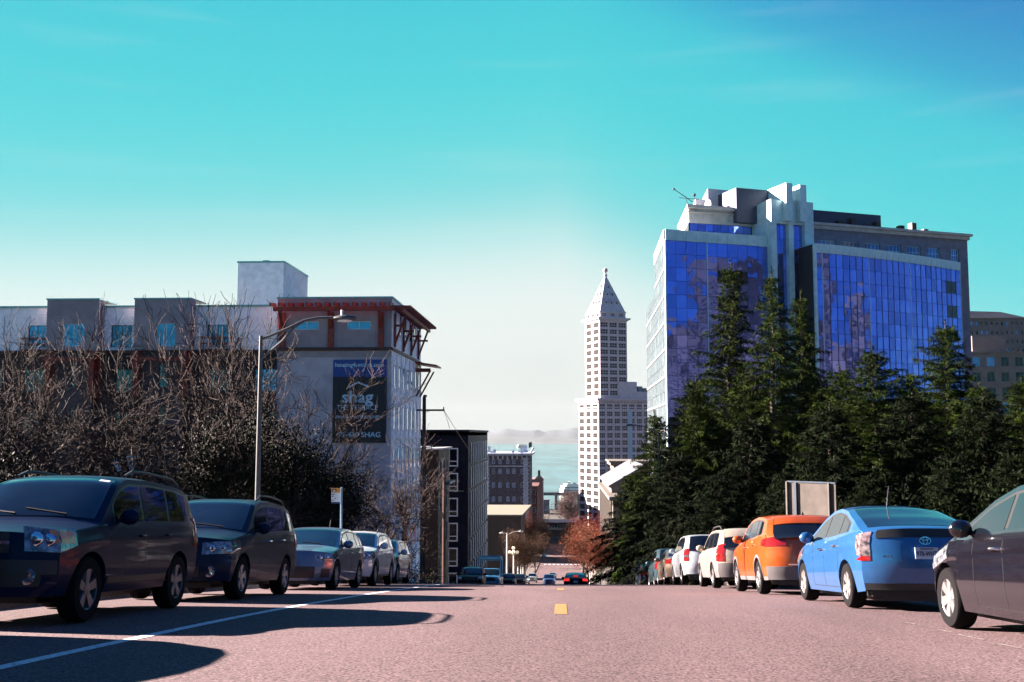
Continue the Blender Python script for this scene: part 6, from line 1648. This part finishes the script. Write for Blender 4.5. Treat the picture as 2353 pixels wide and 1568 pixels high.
def branch_mesh(seed, H, m, spread=.55, levels=4, kids=(4, 6), r0=.16, fork=.25, up=.35, twig=1.0, ret_tips=False, first=.18, rmin=.011):
    rs = random.Random(seed); mb = MB(); tips = []
    def grow(p, d, L, r, lev):
        n = 5 if lev < 2 else 4 if lev < 4 else 3; pts = [p]; rad = [r]; q = p; dd = d
        for i in range(n):
            j = .20 if lev else .10
            dd = (dd + Vector((rs.gauss(0, j), rs.gauss(0, j), rs.gauss(0, j) + up * .12 * (1 if lev else 0)))).normalized()
            q = q + dd * (L / n); pts.append(q); rad.append(max(rmin, r * (1 - .72 * (i + 1) / n)))
        mb.tube(pts, rad, 7 if lev == 0 else 5 if lev == 1 else 3, cap=False)
        if lev >= levels: tips.append((q, dd)); return
        k = rs.randint(*kids) + (2 if lev == 0 else 0)
        for c in range(k):
            f = first + (1 - first) * (c + .6) / k if lev == 0 else .2 + .8 * (c + rs.random()) / k
            i = min(n - 1, int(f * n)); t = f * n - i; b = pts[i].lerp(pts[i + 1], min(1, t))
            a = rs.random() * 6.283; perp = dd.orthogonal().normalized(); perp.rotate(Matrix.Rotation(a, 3, dd))
            nd = (dd * (1 - spread * .6) + perp * (spread + .25 * rs.random()) + Vector((0, 0, up))).normalized()
            grow(b, nd, L * (.50 + .22 * rs.random()) * (twig if lev >= levels - 1 else 1), max(rmin, rad[i] * .66), lev + 1)
        if lev: tips.append((q, dd))
    grow(Vector((0, 0, 0)), Vector((rs.gauss(0, .05), rs.gauss(0, .05), 1)).normalized(), H * .55, r0, 0)
    s = H / max(v[2] for v in mb.v)
    mb.v = [(a * s, b * s, c * s) for a, b, c in mb.v]
    me = mb.mesh('branches', m)
    return (me, [(p * s, d) for p, d in tips]) if ret_tips else me
def leaf_crown(seed, tips, m, per=14, rad=.5, ln=(.10, .22), wd=(.07, .14)):
    rs = np.random.RandomState(seed); T = np.array([tuple(p) for p, d in tips]); O = np.repeat(T, per, 0) + rs.normal(size=(len(T) * per, 3)) * rad
    n = len(O); return quads_mesh('crown', kites(O, nrm(rs.normal(size=(n, 3))), ln[0] + (ln[1] - ln[0]) * rs.rand(n), wd[0] + (wd[1] - wd[0]) * rs.rand(n), rs), m)
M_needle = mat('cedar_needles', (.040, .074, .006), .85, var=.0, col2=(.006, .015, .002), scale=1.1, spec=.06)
M_needle2 = mat('shaded_cedar_needles', (.010, .022, .005), .85, var=.0, col2=(.004, .010, .003), scale=1.1, spec=.06)  # darker copy for the low trees; their near-black shade is put into the colour
M_bark = mat('dark_bark', (.07, .05, .04), .9, scale=8)
M_pale = mat('pale_bark', (.17, .12, .108), .85, scale=3, col2=(.03, .023, .021), spec=.2)
M_twig = mat('dark_twig_bark', (.05, .035, .032), .9, scale=4, spec=.2)
M_ivy = mat('ivy_leaves', (.012, .022, .007), .7, col2=(.007, .013, .006), scale=1.5, spec=.12)
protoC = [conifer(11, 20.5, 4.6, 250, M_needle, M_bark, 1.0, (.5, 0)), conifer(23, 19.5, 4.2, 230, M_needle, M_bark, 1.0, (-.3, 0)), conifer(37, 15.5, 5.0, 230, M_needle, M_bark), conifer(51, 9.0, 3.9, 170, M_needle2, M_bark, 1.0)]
def plant(name, label, cat, x, y, parts, s=1.0, rot=0.0, group=None, dz=0, sz=None):
    t = thing(name, label, cat, (x, y, gz(y) + side_h(x, y) - .35 + dz), (0, 0, rot), group=group); t.scale = (s, s, sz or s)
    for nm, me in parts: link(nm, me, t)
    return t
GC = 'dark conifers behind the parked cars on the park side'
def con(px_, ytop, Y, k, label, rot=0, w=1.0, dx=0):
    q = P(px_, ytop, Y); base = gz(Y) + side_h(q.x, Y) - .35; H = q.z - base; H0 = (20.5, 19.5, 15.5, 9.0)[k]
    s = H / H0; t = plant('conifer', label, 'conifer tree', q.x, Y, [('crown', protoC[k][0]), ('trunk', protoC[k][1])], s * w, rot, GC, sz=s)
    return t
con(1664, 598, 66, 0, 'tallest conifer with a thin curved tip left of its twin spire', 0, 1.05)
con(1768, 618, 61, 1, 'tall conifer spire standing before the pale tower ribs', 1.9, 1.0)
con(1832, 668, 64, 1, 'ragged conifer top leaning before the black recess of the glass building', 3.1, .95)
con(2005, 795, 50, 2, 'broad mid height conifer before the curved mirror glass', .6, 1.35)
con(2172, 738, 54, 2, 'pointed conifer before the far end of the mirror glass', 4.2, 1.2)
con(1505, 945, 84, 2, 'small layered conifer in front of the white tower base', 2.7, 1.15)
con(2345, 868, 46, 2, 'conifer at the edge of the view below the stone office', 5.1, 1.3)
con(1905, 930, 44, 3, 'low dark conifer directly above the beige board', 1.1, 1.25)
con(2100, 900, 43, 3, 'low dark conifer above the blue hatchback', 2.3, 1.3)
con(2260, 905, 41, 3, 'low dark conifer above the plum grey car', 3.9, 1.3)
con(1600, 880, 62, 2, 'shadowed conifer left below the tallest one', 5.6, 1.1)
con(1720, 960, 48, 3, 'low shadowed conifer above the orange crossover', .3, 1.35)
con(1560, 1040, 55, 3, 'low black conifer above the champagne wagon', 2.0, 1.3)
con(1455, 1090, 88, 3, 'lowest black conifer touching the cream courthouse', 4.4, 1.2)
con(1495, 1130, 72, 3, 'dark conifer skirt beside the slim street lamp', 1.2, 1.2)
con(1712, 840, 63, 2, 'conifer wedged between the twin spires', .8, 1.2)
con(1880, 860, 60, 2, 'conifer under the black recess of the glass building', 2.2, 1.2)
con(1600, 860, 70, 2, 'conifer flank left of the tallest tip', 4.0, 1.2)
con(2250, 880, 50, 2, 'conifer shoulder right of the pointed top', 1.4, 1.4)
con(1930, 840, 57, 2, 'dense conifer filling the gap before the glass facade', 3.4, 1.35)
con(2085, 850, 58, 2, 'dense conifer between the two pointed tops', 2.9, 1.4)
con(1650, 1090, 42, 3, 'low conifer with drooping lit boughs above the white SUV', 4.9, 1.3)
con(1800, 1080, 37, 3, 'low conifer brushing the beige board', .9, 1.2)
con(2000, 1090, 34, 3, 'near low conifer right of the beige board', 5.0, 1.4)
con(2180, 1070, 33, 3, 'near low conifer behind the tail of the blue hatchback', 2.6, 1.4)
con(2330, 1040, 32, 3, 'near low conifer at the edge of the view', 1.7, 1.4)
# undergrowth on both banks
def bank(name, seed, n, x0, x1, y0, y1, h0, h1, m, kk=(.10, .30), hump=1.0):
    rs = np.random.RandomState(seed); cl = int(n / 60)
    cx = x0 + (x1 - x0) * rs.rand(cl); cyy = y0 + (y1 - y0) * rs.rand(cl); hh = h0 + (h1 - h0) * rs.rand(cl) ** 1.5
    k = rs.randint(0, cl, n); O = np.stack([cx[k] + rs.normal(size=n) * .55, cyy[k] + rs.normal(size=n) * .55, np.zeros(n)], 1)
    base = np.array([gz(float(b)) + side_h(float(a), float(b)) - .3 for a, b in zip(O[:, 0], O[:, 1])])
    O[:, 2] = base + hh[k] * rs.rand(n) ** .6 * hump
    me = quads_mesh(name, kites(O, nrm(rs.normal(size=(n, 3)) + np.array([0, 0, .3])), kk[0] + (kk[1] - kk[0]) * rs.rand(n), .03 + .05 * rs.rand(n), rs), m)
    return tag(link(name, me), kind='stuff')
bank('ivy_undergrowth', 5, 60000, -34, -10.9, 24, 66, .6, 2.6, M_ivy, (.08, .20))
bank('ivy_undergrowth', 6, 16000, -12.6, -10.6, 30, 90, .8, 2.6, M_ivy, (.10, .26))
bank('dark_undergrowth', 8, 70000, 9.6, 30, 24, 75, .8, 3.6, M_needle2, (.10, .24))
bank('dark_undergrowth', 9, 14000, 9.4, 12.5, 60, 150, .8, 3.0, M_needle2, (.12, .30))
# bare trees on the left bank
bare = [branch_mesh(s, h, M_pale, spread=.50, levels=4, kids=(4, 5), r0=.19, rmin=.011) for s, h in ((3, 11.0), (8, 11.0), (14, 11.0))]
small = [branch_mesh(s, 7.0, M_twig, spread=.7, levels=4, kids=(4, 6), r0=.12, first=.08, up=.25) for s in (21, 29)]
GB = 'bare pale barked trees before the apartment block'
def bt(px_, ytop, Y, k, label, rot, w=1.0, src=None, grp=GB):
    q = P(px_, ytop, Y); base = gz(Y) + side_h(q.x, Y) - .35; H = q.z - base; H0 = 11.0 if src is None else 7.0
    s = H / H0; return plant('bare_tree', label, 'bare tree', q.x, Y, [('branches', (src or bare)[k])], s * w, rot, grp, sz=s)
bt(40, 700, 50, 1, 'bare tree at the far edge of the apartment block', 1.0, .85)
bt(128, 690, 46, 0, 'bare tree with forked pale trunk below the first taupe bay', 0, .85)
bt(345, 672, 45, 1, 'bare tree with bright curving trunk before the second taupe bay', 2.2, .85)
bt(500, 682, 48, 2, 'bare tree before the last balcony rail', .9, .8)
bt(570, 700, 50, 1, 'bare tree behind the tall street lamp pole', 3.3, .8)
bt(655, 655, 44, 0, 'bare tree rising across the red pergola corner', 1.7, .8)
bt(742, 800, 46, 2, 'bare tree reaching across the navy banner', 2.9, .8)
bt(905, 950, 52, 1, 'bare tree with low sweeping boughs before the end wall', 5.9, .9)
GT = 'dark twiggy small trees on the bank'
for i, (x_, y_, Y, k, r_, w_) in enumerate([(60, 880, 38, 0, 0, 1.3), (190, 860, 40, 1, 1, 1.3), (290, 880, 38, 0, 2, 1.3), (420, 850, 39, 1, 3, 1.3), (540, 880, 37, 0, 4, 1.2), (700, 960, 42, 1, 5, 1.2), (880, 1060, 50, 0, 6, 1.2), (-60, 850, 40, 0, 1.5, 1.3)]):
    bt(x_, y_, Y, k, ['low dark twiggy tree above the bonnet of the nearest SUV', 'low dark twiggy tree under the first taupe bay', 'low dark twiggy tree under the second taupe bay', 'low dark twiggy tree above the SUV rear pillar', 'low dark twiggy tree left of the tall lamp pole', 'low dark twiggy tree right of the tall lamp pole', 'low dark twiggy tree at the foot of the end wall', 'low dark twiggy tree cut by the frame edge'][i], r_, w_, small, GT)
# ivy-clad evergreen beside the lamp
rs_ = random.Random(2)
def evergreen(px_, ytop, Y, W_, label, seed):
    q = P(px_, ytop, Y); base = gz(Y) + side_h(q.x, Y) - .35; H = q.z - base
    me, tips = branch_mesh(seed, H * .92, M_twig, .6, 3, (5, 7), .14, ret_tips=True, first=.05)
    t = plant('evergreen_tree', label, 'evergreen tree', q.x, Y, [('branches', me), ('crown', leaf_crown(seed, tips, M_ivy, 70, .34, (.06, .15), (.03, .08)))], W_, 0, 'ivy covered evergreens on the bank', sz=1.0)
evergreen(515, 935, 36, .62, 'ivy covered evergreen well left of the tall lamp pole', 61)
evergreen(580, 905, 39, .55, 'slim ivy covered evergreen touching the tall lamp pole', 62)
evergreen(640, 950, 37, .75, 'ivy covered evergreen just right of the tall lamp pole', 63)
evergreen(700, 1000, 39, .8, 'ivy covered evergreen left of the bus stop sign', 65)
evergreen(745, 1060, 42, .8, 'low ivy covered evergreen behind the bus stop sign', 66)

# street trees down the hill
M_or = mat('orange_leaves', (.26, .065, .030), .8, col2=(.15, .05, .02), scale=.6, spec=.1)
M_redl = mat('red_leaves', (.34, .035, .03), .8, col2=(.22, .05, .02), scale=.6, spec=.1)
M_br = mat('brown_leaves', (.13, .060, .032), .85, col2=(.07, .04, .025), scale=.6, spec=.1)
M_pk = mat('pinkish_twigs', (.20, .13, .12), .85, col2=(.12, .08, .09), scale=.6, spec=.1)
stb, stt = branch_mesh(71, 9.5, M_twig, .5, 3, (5, 7), .13, ret_tips=True, first=.25)
stb2, stt2 = branch_mesh(73, 9.5, M_twig, .5, 3, (5, 7), .13, ret_tips=True, first=.25)
crowns = {}
def street_tree(label, px_, ytop, Y, m, w=1.0, which=0, rot=0, group='street trees down the hill', per=36):
    tips = (stt, stt2)[which]; b = (stb, stb2)[which]; key = (which, m.name)
    if key not in crowns: crowns[key] = leaf_crown(which + 5, tips, m, per, .46, (.12, .42), (.03, .08))
    q = P(px_, ytop, Y); base = gz(Y); H = q.z - base; s = H / 9.7
    return plant('street_tree', label, 'street tree', q.x, Y, [('branches', b), ('crown', crowns[key])], s * w, rot, group, dz=.35, sz=s)
street_tree('orange tree with red top beside the braking sedan', 1348, 1200, 172, M_or, 1.5, 0, 0)
street_tree('red leaved tree just behind the orange one', 1336, 1181, 196, M_redl, 1.3, 1, 2)
street_tree('rusty orange tree nearest the conifers', 1378, 1225, 155, M_or, 1.3, 1, 4)
street_tree('brown leaved tree behind the globe lamps', 1207, 1222, 190, M_br, 1.3, 0, 1)
street_tree('brown leaved tree left of the globe lamps', 1178, 1216, 178, M_br, 1.3, 1, 3)
street_tree('taller thin brown tree before the stone buildings', 1228, 1185, 260, M_br, .8, 0, 5)
street_tree('small rust coloured tree at the old hotel corner', 1212, 1173, 330, M_or, .6, 1, 0)
street_tree('pinkish bare tree beside the white tower foot', 1312, 1125, 640, M_pk, 1.5, 0, 0)
street_tree('pinkish bare tree under the docked ferry', 1296, 1140, 700, M_pk, 1.5, 1, 2)
street_tree('dark tree in the shaded street end', 1300, 1200, 420, M_br, 1.1, 1, 2)
street_tree('dark tree beside the narrow red building', 1236, 1200, 400, M_br, .8, 0, 2)
street_tree('pinkish shrubby tree at the courthouse wall', 1410, 1195, 240, M_pk, .9, 1, 2)

# ------------------------------------------------------------------ haze over the water
hz = MB().box(-7000, 7000, -150, 12800, -88, 330).mesh('haze', mat('unused_surface', (.5, .5, .5)))
hm = bpy.data.materials.new('pale_air'); hm.use_nodes = True; t = hm.node_tree; t.nodes.clear()
o_ = t.nodes.new('ShaderNodeOutputMaterial'); v_ = t.nodes.new('ShaderNodeVolumePrincipled')
v_.inputs['Color'].default_value = (.40, .47, .50, 1); v_.inputs['Density'].default_value = HAZE; v_.inputs['Anisotropy'].default_value = 0
t.links.new(v_.outputs[0], o_.inputs['Volume'])
hz.materials.clear(); hz.materials.append(hm); fix_normals(hz)
if HAZE > 0: tag(link('haze', hz), kind='stuff')
